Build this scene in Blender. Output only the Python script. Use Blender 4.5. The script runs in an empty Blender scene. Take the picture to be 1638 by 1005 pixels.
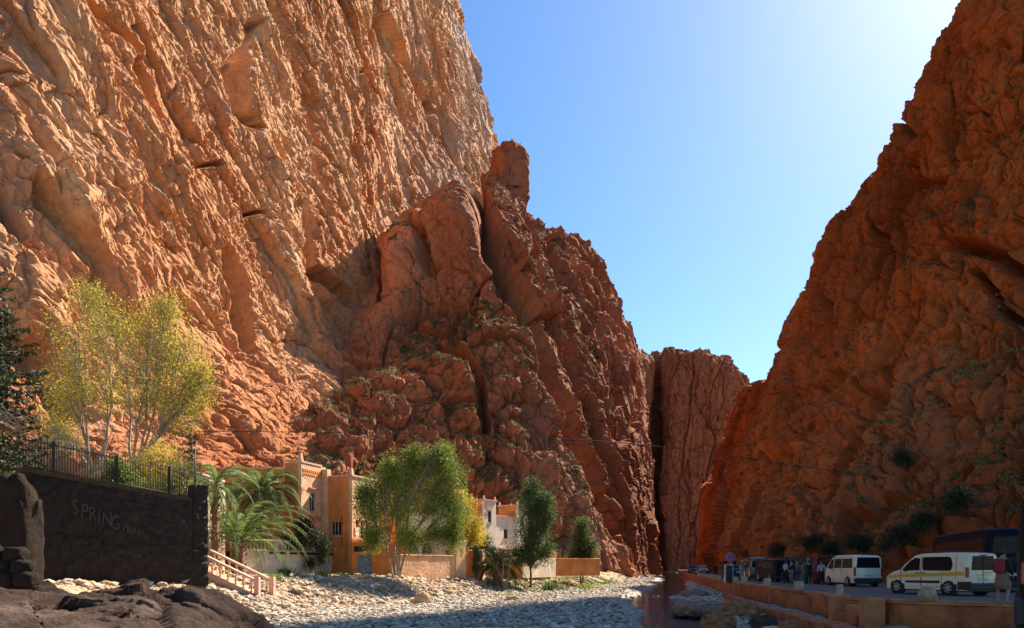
import bpy, bmesh, math, random
import numpy as np
from mathutils import Vector, Matrix
R = math.radians
sc = bpy.context.scene
COL = sc.collection
# ------------------------------------------------ camera (eye at the origin, looking along +Y)
F = 1183.0; CX = 819.0; HY = 908.0
cd = bpy.data.cameras.new("camera"); cam = bpy.data.objects.new("camera", cd); COL.objects.link(cam)
cam.location = (0, 0, 0); cam.rotation_euler = (R(90), 0, 0)
cd.sensor_width = 36; cd.lens = 26.0; cd.shift_y = 0.2475; cd.clip_start = 0.3; cd.clip_end = 6000
sc.camera = cam
# ------------------------------------------------ sky and sun
SUN_AZ, SUN_EL = 39.0, 42.0
SKY_STRENGTH, SUN_STRENGTH, EXPOSURE = 0.074, 5.0, 1.55
w = bpy.data.worlds.new("World"); sc.world = w; w.use_nodes = True
nt = w.node_tree; bg = nt.nodes['Background']
sky = nt.nodes.new('ShaderNodeTexSky'); sky.sky_type = 'NISHITA'; sky.sun_disc = False
sky.sun_elevation = R(SUN_EL); sky.sun_rotation = R(SUN_AZ)
sky.altitude = 1400; sky.air_density = 1.0; sky.dust_density = 1.0; sky.ozone_density = 1.0
hs = nt.nodes.new('ShaderNodeHueSaturation'); hs.inputs['Saturation'].default_value = 1.3
nt.links.new(sky.outputs[0], hs.inputs['Color']); nt.links.new(hs.outputs[0], bg.inputs[0]); bg.inputs[1].default_value = SKY_STRENGTH
sd = bpy.data.lights.new("sun", 'SUN'); so = bpy.data.objects.new("sun", sd); COL.objects.link(so)
sd.energy = SUN_STRENGTH; sd.angle = R(0.53); sd.color = (1.0, 0.90, 0.74)
S = Vector((math.sin(R(SUN_AZ))*math.cos(R(SUN_EL)), math.cos(R(SUN_AZ))*math.cos(R(SUN_EL)), math.sin(R(SUN_EL))))
so.rotation_euler = S.to_track_quat('Z', 'Y').to_euler()
so.location = (60, 60, 200)
sc.view_settings.view_transform = 'Standard'; sc.view_settings.look = 'None'
sc.view_settings.gamma = 1.0; sc.view_settings.use_curve_mapping = False
sc.view_settings.exposure = EXPOSURE
sc.cycles.use_denoising = True
sc.cycles.max_bounces = 6; sc.cycles.diffuse_bounces = 2; sc.cycles.transparent_max_bounces = 6

def P(X, Y, D):
    return Vector(((X-CX)/F*D, D, (HY-Y)/F*D))
def G(X, D, z):
    return Vector(((X-CX)/F*D, D, z))

# ------------------------------------------------ noise in numpy
rs = np.random.RandomState(7)
LAT = rs.uniform(-1, 1, (64, 64, 64)).astype(np.float32)
JIT = rs.uniform(0, 1, (32, 32, 32, 3)).astype(np.float32)
def vn(p):
    i = np.floor(p).astype(np.int32); f = (p-i).astype(np.float32)
    f = f*f*f*(f*(f*6-15)+10)
    x0, y0, z0 = i[:, 0] & 63, i[:, 1] & 63, i[:, 2] & 63
    x1, y1, z1 = (x0+1) & 63, (y0+1) & 63, (z0+1) & 63
    fx, fy, fz = f[:, 0], f[:, 1], f[:, 2]
    a = LAT[x0, y0, z0]*(1-fx)+LAT[x1, y0, z0]*fx
    b = LAT[x0, y1, z0]*(1-fx)+LAT[x1, y1, z0]*fx
    c = LAT[x0, y0, z1]*(1-fx)+LAT[x1, y0, z1]*fx
    d = LAT[x0, y1, z1]*(1-fx)+LAT[x1, y1, z1]*fx
    return (a*(1-fy)+b*fy)*(1-fz)+(c*(1-fy)+d*fy)*fz
def fbm(p, o=4, g=0.5):
    s = 0; a = 1.0; t = 0
    for k in range(o):
        s = s+a*vn(p*(2.03**k)+17.3*k); t += a; a *= g
    return s/t
def ridged(p, o=4, g=0.5):
    s = 0; a = 1.0; t = 0
    for k in range(o):
        s = s+a*(1-2*np.abs(vn(p*(2.07**k)+9.1*k))); t += a; a *= g
    return s/t
def worley(p):
    i = np.floor(p).astype(np.int32); f = (p-i).astype(np.float32)
    f1 = np.full(len(p), 9, np.float32); f2 = f1.copy(); cid = np.zeros(len(p), np.float32)
    for dx in (-1, 0, 1):
        for dy in (-1, 0, 1):
            for dz in (-1, 0, 1):
                j = JIT[(i[:, 0]+dx) & 31, (i[:, 1]+dy) & 31, (i[:, 2]+dz) & 31]
                q = j+np.array([dx, dy, dz], np.float32)-f
                d = (q*q).sum(1); n = d < f1
                f2 = np.where(n, f1, np.minimum(f2, d)); f1 = np.where(n, d, f1); cid = np.where(n, j[:, 0], cid)
    return np.sqrt(f1), np.sqrt(f2), cid
def sstep(a, b, x):
    t = np.clip((x-a)/(b-a), 0, 1); return t*t*(3-2*t)

# ------------------------------------------------ object helpers
def tag(o, label=None, cat=None, group=None, kind=None):
    if label: o['label'] = label
    if cat: o['category'] = cat
    if group: o['group'] = group
    if kind: o['kind'] = kind
    return o
def empty(name, loc=(0, 0, 0), rz=0.0, label=None, cat=None, group=None, scale=None):
    o = bpy.data.objects.new(name, None); COL.objects.link(o)
    o.location = loc; o.rotation_euler = (0, 0, rz); o.empty_display_size = 0.3
    if scale: o.scale = (scale,)*3
    return tag(o, label, cat, group)
def grid_mesh(name, V, nu, nv, mat, smooth=False, parent=None, closed=False):
    me = bpy.data.meshes.new(name)
    idx = np.arange(nu*nv).reshape(nu, nv)
    a = idx[:-1, :-1].ravel(); b = idx[1:, :-1].ravel(); c = idx[1:, 1:].ravel(); d = idx[:-1, 1:].ravel()
    fc = np.stack([a, b, c, d], 1).astype(np.int32)
    if closed:
        a = idx[:-1, -1]; b = idx[1:, -1]; c = idx[1:, 0]; d = idx[:-1, 0]
        fc = np.concatenate([fc, np.stack([a, b, c, d], 1).astype(np.int32)])
    return raw_mesh(name, V, fc, mat, smooth, parent)
def raw_mesh(name, V, fc, mat, smooth=False, parent=None, mats=None, mi=None):
    me = bpy.data.meshes.new(name); n = len(fc); k = fc.shape[1]
    me.vertices.add(len(V)); me.vertices.foreach_set('co', np.asarray(V, np.float32).ravel())
    me.loops.add(n*k); me.loops.foreach_set('vertex_index', np.asarray(fc, np.int32).ravel())
    me.polygons.add(n); me.polygons.foreach_set('loop_start', (np.arange(n)*k).astype(np.int32))
    me.polygons.foreach_set('use_smooth', np.full(n, smooth))
    for m in (mats or [mat]): me.materials.append(m)
    if mi is not None: me.polygons.foreach_set('material_index', np.asarray(mi, np.int32))
    me.update(calc_edges=True); me.validate()
    o = bpy.data.objects.new(name, me); COL.objects.link(o)
    if parent: o.parent = parent
    return o
def copy_tree(o, parent=None):
    c = o.copy(); COL.objects.link(c)
    if parent: c.parent = parent
    for ch in list(o.children): copy_tree(ch, c)
    return c

class MB:
    """collects boxes, tubes and extruded outlines and links them as ONE mesh object"""
    def __init__(s): s.v = []; s.f = []; s.sm = []
    def add(s, vs, fs, smooth=False):
        b = len(s.v); s.v += [tuple(v) for v in vs]
        for f in fs: s.f.append([i+b for i in f]); s.sm.append(smooth)
        return s
    def box(s, c, d, rz=0.0, taper=1.0, bev=0.0):
        x, y, z = d[0]/2, d[1]/2, d[2]/2; M = Matrix.Rotation(rz, 3, 'Z'); C = Vector(c)
        if bev > 0:
            e = min(bev, x*.9, y*.9, z*.9)
            vs = []; 
            for (zz, k) in ((-z, e), (-z+e, 0), (z-e, 0), (z, e)):
                t = taper if zz > 0 else 1.0
                X, Y = x*t-k, y*t-k
                for (px, py) in ((-X+(e-k), -Y), (X-(e-k), -Y), (X, -Y+(e-k)), (X, Y-(e-k)), (X-(e-k), Y), (-X+(e-k), Y), (-X, Y-(e-k)), (-X, -Y+(e-k))):
                    vs.append(C+M@Vector((px, py, zz)))
            fs = [list(range(7, -1, -1)), list(range(24, 32))]
            for r in range(3):
                for k in range(8): fs.append([r*8+k, r*8+(k+1) % 8, r*8+8+(k+1) % 8, r*8+8+k])
            return s.add(vs, fs)
        vs = []
        for zz in (-z, z):
            t = taper if zz > 0 else 1.0
            for (px, py) in ((-x, -y), (x, -y), (x, y), (-x, y)): vs.append(C+M@Vector((px*t, py*t, zz)))
        return s.add(vs, [[3, 2, 1, 0], [4, 5, 6, 7], [0, 1, 5, 4], [1, 2, 6, 5], [2, 3, 7, 6], [3, 0, 4, 7]])
    def tube(s, pts, rad, n=6, caps=True):
        pts = [Vector(p) for p in pts]
        rad = rad if hasattr(rad, '__len__') else [rad]*len(pts)
        vs = []; ref = None
        for i, p in enumerate(pts):
            t = (pts[min(i+1, len(pts)-1)]-pts[max(i-1, 0)]).normalized()
            if ref is None: ref = Vector((1, 0, 0)) if abs(t.x) < .9 else Vector((0, 1, 0))
            a = (ref-t*ref.dot(t)).normalized(); b = t.cross(a); ref = a
            for k in range(n):
                q = 2*math.pi*k/n; vs.append(p+(a*math.cos(q)+b*math.sin(q))*rad[i])
        fs = []
        for i in range(len(pts)-1):
            for k in range(n): fs.append([i*n+k, i*n+(k+1) % n, (i+1)*n+(k+1) % n, (i+1)*n+k])
        if caps: fs += [list(range(n-1, -1, -1)), list(range(len(vs)-n, len(vs)))]
        return s.add(vs, fs, True)
    def lathe(s, c, prof, n=16, axis='Z', sx=1, sy=1):
        vs = []; C = Vector(c)
        for (r, h) in prof:
            for k in range(n):
                q = 2*math.pi*k/n; a, b = r*math.cos(q)*sx, r*math.sin(q)*sy
                vs.append(C+(Vector((a, b, h)) if axis == 'Z' else Vector((a, h, b)) if axis == 'Y' else Vector((h, a, b))))
        fs = []
        for i in range(len(prof)-1):
            for k in range(n): fs.append([i*n+k, i*n+(k+1) % n, (i+1)*n+(k+1) % n, (i+1)*n+k])
        fs += [list(range(n-1, -1, -1)), list(range(len(vs)-n, len(vs)))]
        return s.add(vs, fs, True)
    def ext(s, poly, a, b, plane='XZ', ins=None):
        """extrude 2-D outline from a to b along the remaining axis"""
        n = len(poly); vs = []
        for t in (a, b):
            for (p, q) in poly:
                vs.append(Vector((p, t, q)) if plane == 'XZ' else Vector((t, p, q)) if plane == 'YZ' else Vector((p, q, t)))
        fs = [list(range(n)), list(range(2*n-1, n-1, -1))]+[[k, n+k, n+(k+1) % n, (k+1) % n] for k in range(n)]
        return s.add(vs, fs)
    def build(s, name, mat, parent=None, loc=None, bevel=0.0, fixn=True):
        me = bpy.data.meshes.new(name); me.from_pydata(s.v, [], s.f); me.materials.append(mat)
        me.polygons.foreach_set('use_smooth', s.sm)
        if fixn:
            bm = bmesh.new(); bm.from_mesh(me)
            if bevel: bmesh.ops.bevel(bm, geom=list(bm.edges), offset=bevel, segments=2, affect='EDGES', profile=.6)
            bmesh.ops.recalc_face_normals(bm, faces=bm.faces); bm.to_mesh(me); bm.free()
        me.update()
        o = bpy.data.objects.new(name, me); COL.objects.link(o)
        if parent: o.parent = parent
        if loc is not None: o.location = loc
        return o

# ------------------------------------------------ materials
def mat(name, color, rough=0.8, metal=0.0, bump=0.0, bscale=20.0, var=0.0, vscale=3.0, spec=None, trans=0.0, dark=None, sub=None, coat=0.0):
    m = bpy.data.materials.new(name); m.use_nodes = True; n = m.node_tree; b = n.nodes['Principled BSDF']
    b.inputs['Base Color'].default_value = (*color, 1); b.inputs['Roughness'].default_value = rough; b.inputs['Metallic'].default_value = metal
    if spec is not None: b.inputs['Specular IOR Level'].default_value = spec
    if coat: b.inputs['Coat Weight'].default_value = coat
    tc = n.nodes.new('ShaderNodeTexCoord')
    if var or dark:
        no = n.nodes.new('ShaderNodeTexNoise'); no.inputs['Scale'].default_value = vscale; no.inputs['Detail'].default_value = 6; no.inputs['Roughness'].default_value = .65
        n.links.new(tc.outputs['Object'], no.inputs['Vector'])
        rp = n.nodes.new('ShaderNodeValToRGB'); n.links.new(no.outputs['Fac'], rp.inputs[0])
        lo = dark or tuple(c*(1-var) for c in color); hi = tuple(min(1, c*(1+var*.6)) for c in color)
        rp.color_ramp.elements[0].position = .3; rp.color_ramp.elements[0].color = (*lo, 1)
        rp.color_ramp.elements[1].position = .68; rp.color_ramp.elements[1].color = (*hi, 1)
        n.links.new(rp.outputs[0], b.inputs['Base Color'])
    if bump:
        no2 = n.nodes.new('ShaderNodeTexNoise'); no2.inputs['Scale'].default_value = bscale; no2.inputs['Detail'].default_value = 5
        n.links.new(tc.outputs['Object'], no2.inputs['Vector'])
        bp = n.nodes.new('ShaderNodeBump'); bp.inputs['Strength'].default_value = 0.8; bp.inputs['Distance'].default_value = bump
        n.links.new(no2.outputs['Fac'], bp.inputs['Height']); n.links.new(bp.outputs[0], b.inputs['Normal'])
    return m
def rock_mat(name, stops, scale=0.02, streak=None, rotx=0.0, bumpd=0.5, grey=None, greyamt=0.0, bs=0.5):
    m = bpy.data.materials.new(name); m.use_nodes = True; n = m.node_tree; L = n.links; b = n.nodes['Principled BSDF']
    b.inputs['Roughness'].default_value = .95; b.inputs['Specular IOR Level'].default_value = .15
    tc = n.nodes.new('ShaderNodeTexCoord'); mp = n.nodes.new('ShaderNodeMapping')
    L.new(tc.outputs['Object'], mp.inputs[0]); mp.inputs['Rotation'].default_value = (rotx, 0, 0)
    if streak: mp.inputs['Scale'].default_value = streak
    a = n.nodes.new('ShaderNodeTexNoise'); a.inputs['Scale'].default_value = scale; a.inputs['Detail'].default_value = 9; a.inputs['Roughness'].default_value = .68; a.inputs['Distortion'].default_value = .6
    L.new(mp.outputs[0], a.inputs['Vector'])
    rp = n.nodes.new('ShaderNodeValToRGB'); L.new(a.outputs['Fac'], rp.inputs[0]); e = rp.color_ramp.elements
    while len(e) < len(stops): e.new(.5)
    for el, (p, c) in zip(e, stops): el.position = p; el.color = (*c, 1)
    col = rp.outputs[0]
    f = n.nodes.new('ShaderNodeTexNoise'); f.inputs['Scale'].default_value = bs*1.7; f.inputs['Detail'].default_value = 8; f.inputs['Roughness'].default_value = .7
    L.new(tc.outputs['Object'], f.inputs['Vector'])
    mr = n.nodes.new('ShaderNodeMapRange'); L.new(f.outputs['Fac'], mr.inputs[0]); mr.inputs[1].default_value = .3; mr.inputs[2].default_value = .7; mr.inputs[3].default_value = .72; mr.inputs[4].default_value = 1.25
    mx = n.nodes.new('ShaderNodeMix'); mx.data_type = 'RGBA'; mx.blend_type = 'MULTIPLY'; mx.inputs[0].default_value = 1
    L.new(col, mx.inputs[6]); L.new(mr.outputs[0], mx.inputs[7]); col = mx.outputs[2]
    if grey:
        g = n.nodes.new('ShaderNodeTexNoise'); g.inputs['Scale'].default_value = .011; g.inputs['Detail'].default_value = 7; g.inputs['Roughness'].default_value = .62
        L.new(mp.outputs[0], g.inputs['Vector'])
        gr = n.nodes.new('ShaderNodeMapRange'); L.new(g.outputs['Fac'], gr.inputs[0]); gr.inputs[1].default_value = .53; gr.inputs[2].default_value = .66; gr.inputs[4].default_value = greyamt
        m2 = n.nodes.new('ShaderNodeMix'); m2.data_type = 'RGBA'; L.new(gr.outputs[0], m2.inputs[0]); L.new(col, m2.inputs[6]); m2.inputs[7].default_value = (*grey, 1); col = m2.outputs[2]
    L.new(col, b.inputs['Base Color'])
    h = n.nodes.new('ShaderNodeTexNoise'); h.inputs['Scale'].default_value = bs; h.inputs['Detail'].default_value = 10; h.inputs['Roughness'].default_value = .72
    L.new(mp.outputs[0], h.inputs['Vector'])
    bp = n.nodes.new('ShaderNodeBump'); bp.inputs['Strength'].default_value = 1; bp.inputs['Distance'].default_value = bumpd
    L.new(h.outputs['Fac'], bp.inputs['Height']); L.new(bp.outputs[0], b.inputs['Normal'])
    return m
# ------------------------------------------------ the gorge walls (lofted sheets of real size, broken up with noise)
def crom(K, t):
    K = np.asarray(K, float); n = len(K); i = np.clip(np.floor(t).astype(int), 0, n-2); f = (t-i)
    f = f.reshape(f.shape+(1,)*(K.ndim-1))
    p0 = K[np.clip(i-1, 0, n-1)]; p1 = K[i]; p2 = K[i+1]; p3 = K[np.clip(i+2, 0, n-1)]
    return .5*((2*p1)+(-p0+p2)*f+(2*p0-5*p1+4*p2-p3)*f*f+(-p0+3*p1-3*p2+p3)*f**3)
def loft(cols, nu, nv):
    K = np.array([[tuple(P(*k)) for k in c] for c in cols])          # cols x rows x 3
    scr = np.array([[(k[0], k[1]) for k in c] for c in cols], float)
    mx_ = (scr[1:, :, 0].mean(1)+scr[:-1, :, 0].mean(1))/2; my_ = (scr[:, 1:, 1].mean(0)+scr[:, :-1, 1].mean(0))/2
    du = np.linalg.norm(np.diff(scr, axis=0), axis=2).mean(1)+25; du = du*np.where((mx_ < -60) | (mx_ > 1700), .12, 1.0); dv = np.linalg.norm(np.diff(scr, axis=1), axis=2).mean(0)+25; dv = dv*np.where(my_ < -60, .2, 1.0)
    tu = np.interp(np.linspace(0, du.sum(), nu), np.concatenate([[0], du.cumsum()]), np.arange(len(cols)))
    tv = np.interp(np.linspace(0, dv.sum(), nv), np.concatenate([[0], dv.cumsum()]), np.arange(len(cols[0])))
    A = crom(K, tu); A = crom(A.transpose(1, 0, 2), tv).transpose(1, 0, 2)
    N = np.cross(np.gradient(A, axis=0), np.gradient(A, axis=1)); N /= np.linalg.norm(N, axis=2, keepdims=True)+1e-9
    return A, N, tu, tv
def frame(p, d, k):
    """stretch the domain along direction d by k"""
    d = np.array(d, float); d /= np.linalg.norm(d); a = p@d
    return (p-np.outer(a, d)*(1-1.0/k)).astype(np.float32)
def facet(p, slope, step, crack=0.0, cw=.1):
    """broken rock: every cell is its own tilted plane with its own height"""
    i = np.floor(p).astype(np.int32); f = (p-i).astype(np.float32)
    f1 = np.full(len(p), 9, np.float32); f2 = f1.copy(); best = np.zeros((len(p), 3), np.float32); q1 = best.copy()
    for dx in (-1, 0, 1):
        for dy in (-1, 0, 1):
            for dz in (-1, 0, 1):
                j = JIT[(i[:, 0]+dx) & 31, (i[:, 1]+dy) & 31, (i[:, 2]+dz) & 31]
                q = j+np.array([dx, dy, dz], np.float32)-f; d = (q*q).sum(1); n = d < f1
                f2 = np.where(n, f1, np.minimum(f2, d)); f1 = np.where(n, d, f1); best[n] = j[n]; q1[n] = q[n]
    v = (best*7.31) % 1.0-.5
    h = slope*2*(v*q1).sum(1)+step*(((best[:, 0]*13.7) % 1.0)-.5)
    if crack: h -= crack*(1-sstep(0, cw, np.sqrt(f2)-np.sqrt(f1)))
    return h
SP = None          # sample spacing of the sheet being displaced: detail finer than it is faded out
def lod(l): return 1-sstep(l*.16, l*.5, SP)
def rock(p, d, k, big=1.0, lump=1.0, fine=1.0, lump2=1.0, crack=1.0):
    p = p.astype(np.float32)
    wv = np.stack([fbm(p/30+3, 3), fbm(p/30+31, 3), fbm(p/30+57, 3)], 1)
    q = frame(p+wv*7, d, k); q2 = frame(p+wv*4, d, 1+(k-1)*.6)
    h = big*(5.0*fbm(q/34, 3)+2.6*ridged(q/17+5, 4))
    h += lump*facet(q/13, 4.2, 3.0, 1.6*crack, .10)
    q2 = q2+np.stack([fbm(p/4+40, 2), fbm(p/4+50, 2), fbm(p/4+60, 2)], 1)*1.2
    h += lod(6.0)*lump2*facet(q2/5.0+11, 2.0, 1.25, .8*crack, .10)
    h += lod(2.8)*fine*facet(q2/2.1+23, .85, .50, .3*crack, .12)+lod(1.3)*fine*facet(q2/.95+3, .36, .20)
    h += lod(4.0)*fine*.3*ridged(q2/2.4, 2, .6)+lod(1.3)*fine*.16*ridged(q2/.6, 2, .6)
    return h
def cliff(name, cols, nu, nv, m, args, mask=None):
    A, N, tu, tv = loft(cols, nu, nv)
    p = A.reshape(-1, 3); n = N.reshape(-1, 3)
    global SP; SP = np.linalg.norm(np.gradient(A, axis=0), axis=2).ravel().astype(np.float32)
    h = args(p, np.repeat(tu, nv), np.tile(tv, nu))
    V = p+n*h[:, None]
    o = grid_mesh(name, V, nu, nv, m, False); tag(o, kind='structure')
    return o, V.reshape(nu, nv, 3), N

# knots per column, bottom to top: (picture x, picture y, distance)
A_cols = [
 [(-900, 1010, 48), (-900, 850, 50), (-900, 600, 55), (-900, 300, 60), (-900, 0, 64), (-900, -500, 70), (-900, -1000, 100)],
 [(-300, 1000, 55), (-300, 800, 58), (-300, 600, 62), (-300, 300, 65), (-300, 0, 69), (-300, -450, 78), (-300, -800, 120)],
 [(0, 970, 60), (0, 760, 64), (0, 620, 68), (0, 400, 71), (0, 0, 79), (0, -420, 90), (0, -700, 130)],
 [(160, 960, 64), (160, 760, 70), (165, 640, 78), (165, 420, 84), (170, 0, 95), (190, -380, 108), (200, -600, 150)],
 [(330, 950, 70), (330, 760, 80), (330, 620, 96), (330, 440, 107), (340, 0, 124), (360, -330, 142), (380, -520, 180)],
 [(450, 945, 78), (450, 770, 92), (450, 630, 114), (455, 450, 132), (470, 0, 160), (490, -260, 178), (500, -400, 230)],
 [(560, 940, 90), (560, 780, 106), (560, 640, 136), (565, 450, 166), (590, 0, 208), (600, -170, 225), (610, -300, 280)],
 [(640, 935, 140), (640, 790, 165), (640, 640, 190), (645, 450, 212), (655, 0, 250), (660, -90, 262), (670, -200, 320)],
 [(760, 935, 200), (762, 700, 235), (764, 500, 262), (765, 330, 280), (738, 100, 290), (700, 0, 298), (690, -120, 350)],
 [(850, 935, 300), (850, 700, 310), (840, 500, 320), (820, 330, 330), (770, 150, 340), (745, 60, 350), (720, -20, 400)],
]
B_cols = [
 [(440, 945, 84), (440, 840, 92), (450, 740, 104), (460, 640, 123), (480, 560, 140), (500, 520, 152), (500, 500, 164), (500, 480, 170)],
 [(520, 942, 84), (520, 840, 91), (525, 730, 103), (535, 640, 119), (545, 560, 139), (550, 510, 152), (550, 470, 165), (560, 440, 190)],
 [(600, 940, 86), (600, 840, 95), (605, 720, 109), (610, 620, 127), (615, 540, 144), (618, 480, 158), (622, 425, 172), (632, 380, 196)],
 [(680, 938, 99), (680, 840, 108), (685, 700, 122), (688, 600, 137), (690, 520, 152), (690, 440, 160), (690, 365, 176), (700, 325, 200)],
 [(760, 936, 110), (760, 830, 119), (760, 690, 130), (760, 580, 142), (758, 490, 152), (755, 400, 160), (750, 335, 176), (745, 303, 198)],
 [(830, 934, 117), (830, 820, 124), (828, 680, 134), (824, 570, 144), (818, 480, 156), (808, 390, 168), (798, 325, 184), (788, 285, 210)],
 [(900, 932, 124), (900, 800, 131), (893, 690, 140), (884, 590, 151), (874, 500, 163), (864, 430, 177), (852, 380, 195), (846, 342, 220)],
 [(955, 930, 132), (952, 800, 142), (945, 700, 153), (936, 620, 166), (925, 540, 180), (912, 470, 194), (900, 410, 212), (892, 372, 240)],
 [(1000, 927, 160), (996, 820, 172), (990, 740, 182), (982, 670, 192), (974, 600, 205), (965, 530, 218), (955, 465, 234), (945, 412, 262)],
 [(1027, 924, 205), (1022, 830, 214), (1017, 760, 222), (1012, 700, 230), (1006, 650, 240), (1000, 600, 250), (992, 550, 262), (984, 485, 285)],
 [(1036, 922, 245), (1031, 850, 252), (1028, 790, 258), (1026, 740, 264), (1023, 690, 270), (1021, 650, 276), (1018, 605, 285), (1010, 545, 300)],
 [(1030, 920, 330), (1030, 850, 330), (1029, 790, 330), (1028, 740, 330), (1027, 690, 330), (1026, 660, 330), (1024, 630, 330), (1020, 575, 340)],
]
C_cols = [
 [(960, 918, 400), (960, 850, 402), (960, 750, 404), (960, 650, 406), (960, 560, 410), (960, 540, 430)],
 [(1022, 918, 410), (1022, 850, 412), (1022, 750, 414), (1024, 650, 416), (1024, 585, 420), (1024, 570, 440)],
 [(1046, 918, 450), (1046, 850, 452), (1046, 750, 450), (1046, 650, 448), (1046, 576, 446), (1046, 566, 460)],
 [(1072, 918, 420), (1070, 850, 421), (1070, 750, 423), (1070, 650, 426), (1072, 568, 430), (1075, 560, 445)],
 [(1112, 918, 408), (1112, 850, 410), (1112, 750, 413), (1115, 650, 418), (1115, 575, 424), (1115, 566, 440)],
 [(1160, 918, 400), (1160, 850, 403), (1160, 750, 408), (1162, 665, 412), (1165, 592, 420), (1168, 577, 436)],
 [(1200, 918, 408), (1200, 850, 412), (1198, 780, 416), (1192, 720, 420), (1186, 660, 428), (1180, 600, 440)],
 [(1240, 918, 430), (1240, 850, 434), (1232, 790, 438), (1224, 740, 442), (1212, 690, 450), (1200, 640, 462)],
]
R_cols = [
 [(1122, 922, 300), (1123, 905, 300), (1124, 885, 300), (1126, 860, 301), (1128, 830, 302), (1130, 800, 305), (1136, 770, 310), (1142, 795, 324), (1150, 890, 360)],
 [(1127, 922, 244), (1128, 895, 245), (1129, 865, 246), (1131, 830, 248), (1134, 800, 250), (1138, 775, 253), (1144, 752, 258), (1150, 777, 272), (1158, 872, 308)],
 [(1150, 924, 190), (1151, 880, 194), (1153, 840, 199), (1156, 800, 205), (1161, 765, 212), (1168, 735, 221), (1176, 706, 230), (1182, 731, 244), (1190, 826, 280)],
 [(1168, 926, 150), (1169, 870, 156), (1183, 820, 163), (1190, 770, 172), (1199, 725, 182), (1208, 680, 192), (1216, 636, 202), (1222, 661, 216), (1230, 756, 252)],
 [(1203, 928, 124), (1205, 860, 130), (1222, 800, 138), (1230, 740, 147), (1240, 685, 157), (1250, 630, 168), (1260, 572, 178), (1266, 597, 192), (1274, 692, 228)],
 [(1244, 932, 104), (1245, 850, 110), (1263, 770, 119), (1271, 690, 129), (1279, 620, 138), (1286, 555, 147), (1293, 480, 155), (1299, 505, 169), (1307, 600, 205)],
 [(1294, 938, 86), (1296, 850, 92), (1314, 760, 101), (1323, 660, 111), (1329, 570, 119), (1334, 480, 126), (1340, 378, 134), (1346, 403, 148), (1354, 498, 184)],
 [(1364, 948, 70), (1366, 850, 76), (1386, 740, 86), (1394, 620, 97), (1402, 500, 105), (1410, 400, 112), (1420, 268, 122), (1426, 293, 136), (1434, 388, 172)],
 [(1454, 962, 58), (1456, 850, 64), (1476, 720, 74), (1484, 570, 85), (1491, 420, 94), (1496, 290, 102), (1498, 140, 112), (1504, 165, 126), (1512, 260, 162)],
 [(1554, 978, 50), (1556, 850, 56), (1576, 700, 66), (1582, 520, 77), (1588, 340, 86), (1592, 180, 94), (1593, 10, 103), (1599, 35, 117), (1607, 130, 153)],
 [(1663, 990, 44), (1664, 850, 50), (1678, 690, 59), (1682, 500, 68), (1687, 320, 77), (1689, 160, 86), (1690, 8, 96), (1696, 33, 110), (1704, 128, 146)],
 [(1850, 1000, 38), (1850, 850, 43), (1850, 680, 50), (1850, 480, 58), (1850, 300, 66), (1850, 140, 75), (1850, -20, 86), (1856, 5, 100), (1864, 100, 136)],
 [(2400, 1010, 30), (2400, 850, 34), (2400, 650, 40), (2400, 420, 47), (2400, 250, 54), (2400, 90, 62), (2400, -60, 72), (2406, -35, 86), (2414, 60, 122)],
]
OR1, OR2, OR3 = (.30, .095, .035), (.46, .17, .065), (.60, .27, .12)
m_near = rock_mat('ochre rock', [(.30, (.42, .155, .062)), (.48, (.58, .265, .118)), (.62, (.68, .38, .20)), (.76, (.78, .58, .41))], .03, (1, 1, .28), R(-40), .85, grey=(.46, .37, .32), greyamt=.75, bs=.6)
m_but = rock_mat('red brown rock', [(.30, (.17, .055, .025)), (.5, (.29, .10, .044)), (.68, (.41, .155, .07)), (.82, (.54, .28, .16))], .04, (1, 1, .4), 0, .45, grey=(.33, .2, .14), greyamt=.5, bs=.6)
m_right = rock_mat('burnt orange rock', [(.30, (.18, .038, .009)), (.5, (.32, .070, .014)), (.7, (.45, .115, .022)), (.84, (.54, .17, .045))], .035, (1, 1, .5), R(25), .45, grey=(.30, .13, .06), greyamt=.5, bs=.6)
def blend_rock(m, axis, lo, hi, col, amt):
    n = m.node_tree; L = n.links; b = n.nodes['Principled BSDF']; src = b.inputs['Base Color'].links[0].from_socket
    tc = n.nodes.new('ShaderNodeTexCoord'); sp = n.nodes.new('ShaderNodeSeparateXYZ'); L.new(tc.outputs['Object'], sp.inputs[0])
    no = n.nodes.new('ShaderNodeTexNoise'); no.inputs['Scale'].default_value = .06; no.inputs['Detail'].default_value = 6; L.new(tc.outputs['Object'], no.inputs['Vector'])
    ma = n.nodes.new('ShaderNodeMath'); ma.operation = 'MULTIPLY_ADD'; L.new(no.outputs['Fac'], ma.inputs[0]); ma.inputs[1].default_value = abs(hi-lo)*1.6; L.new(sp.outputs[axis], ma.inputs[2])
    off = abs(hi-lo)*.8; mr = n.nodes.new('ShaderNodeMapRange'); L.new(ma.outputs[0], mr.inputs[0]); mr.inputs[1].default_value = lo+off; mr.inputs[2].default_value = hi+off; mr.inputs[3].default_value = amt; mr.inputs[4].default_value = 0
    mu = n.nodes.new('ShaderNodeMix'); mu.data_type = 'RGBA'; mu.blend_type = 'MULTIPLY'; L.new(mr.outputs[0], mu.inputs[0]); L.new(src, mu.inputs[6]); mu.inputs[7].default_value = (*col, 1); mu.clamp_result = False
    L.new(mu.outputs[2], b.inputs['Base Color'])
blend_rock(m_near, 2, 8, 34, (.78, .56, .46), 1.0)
blend_rock(m_but, 0, -24, -12, (1.35, 1.5, 1.6), 1.0)
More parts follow.
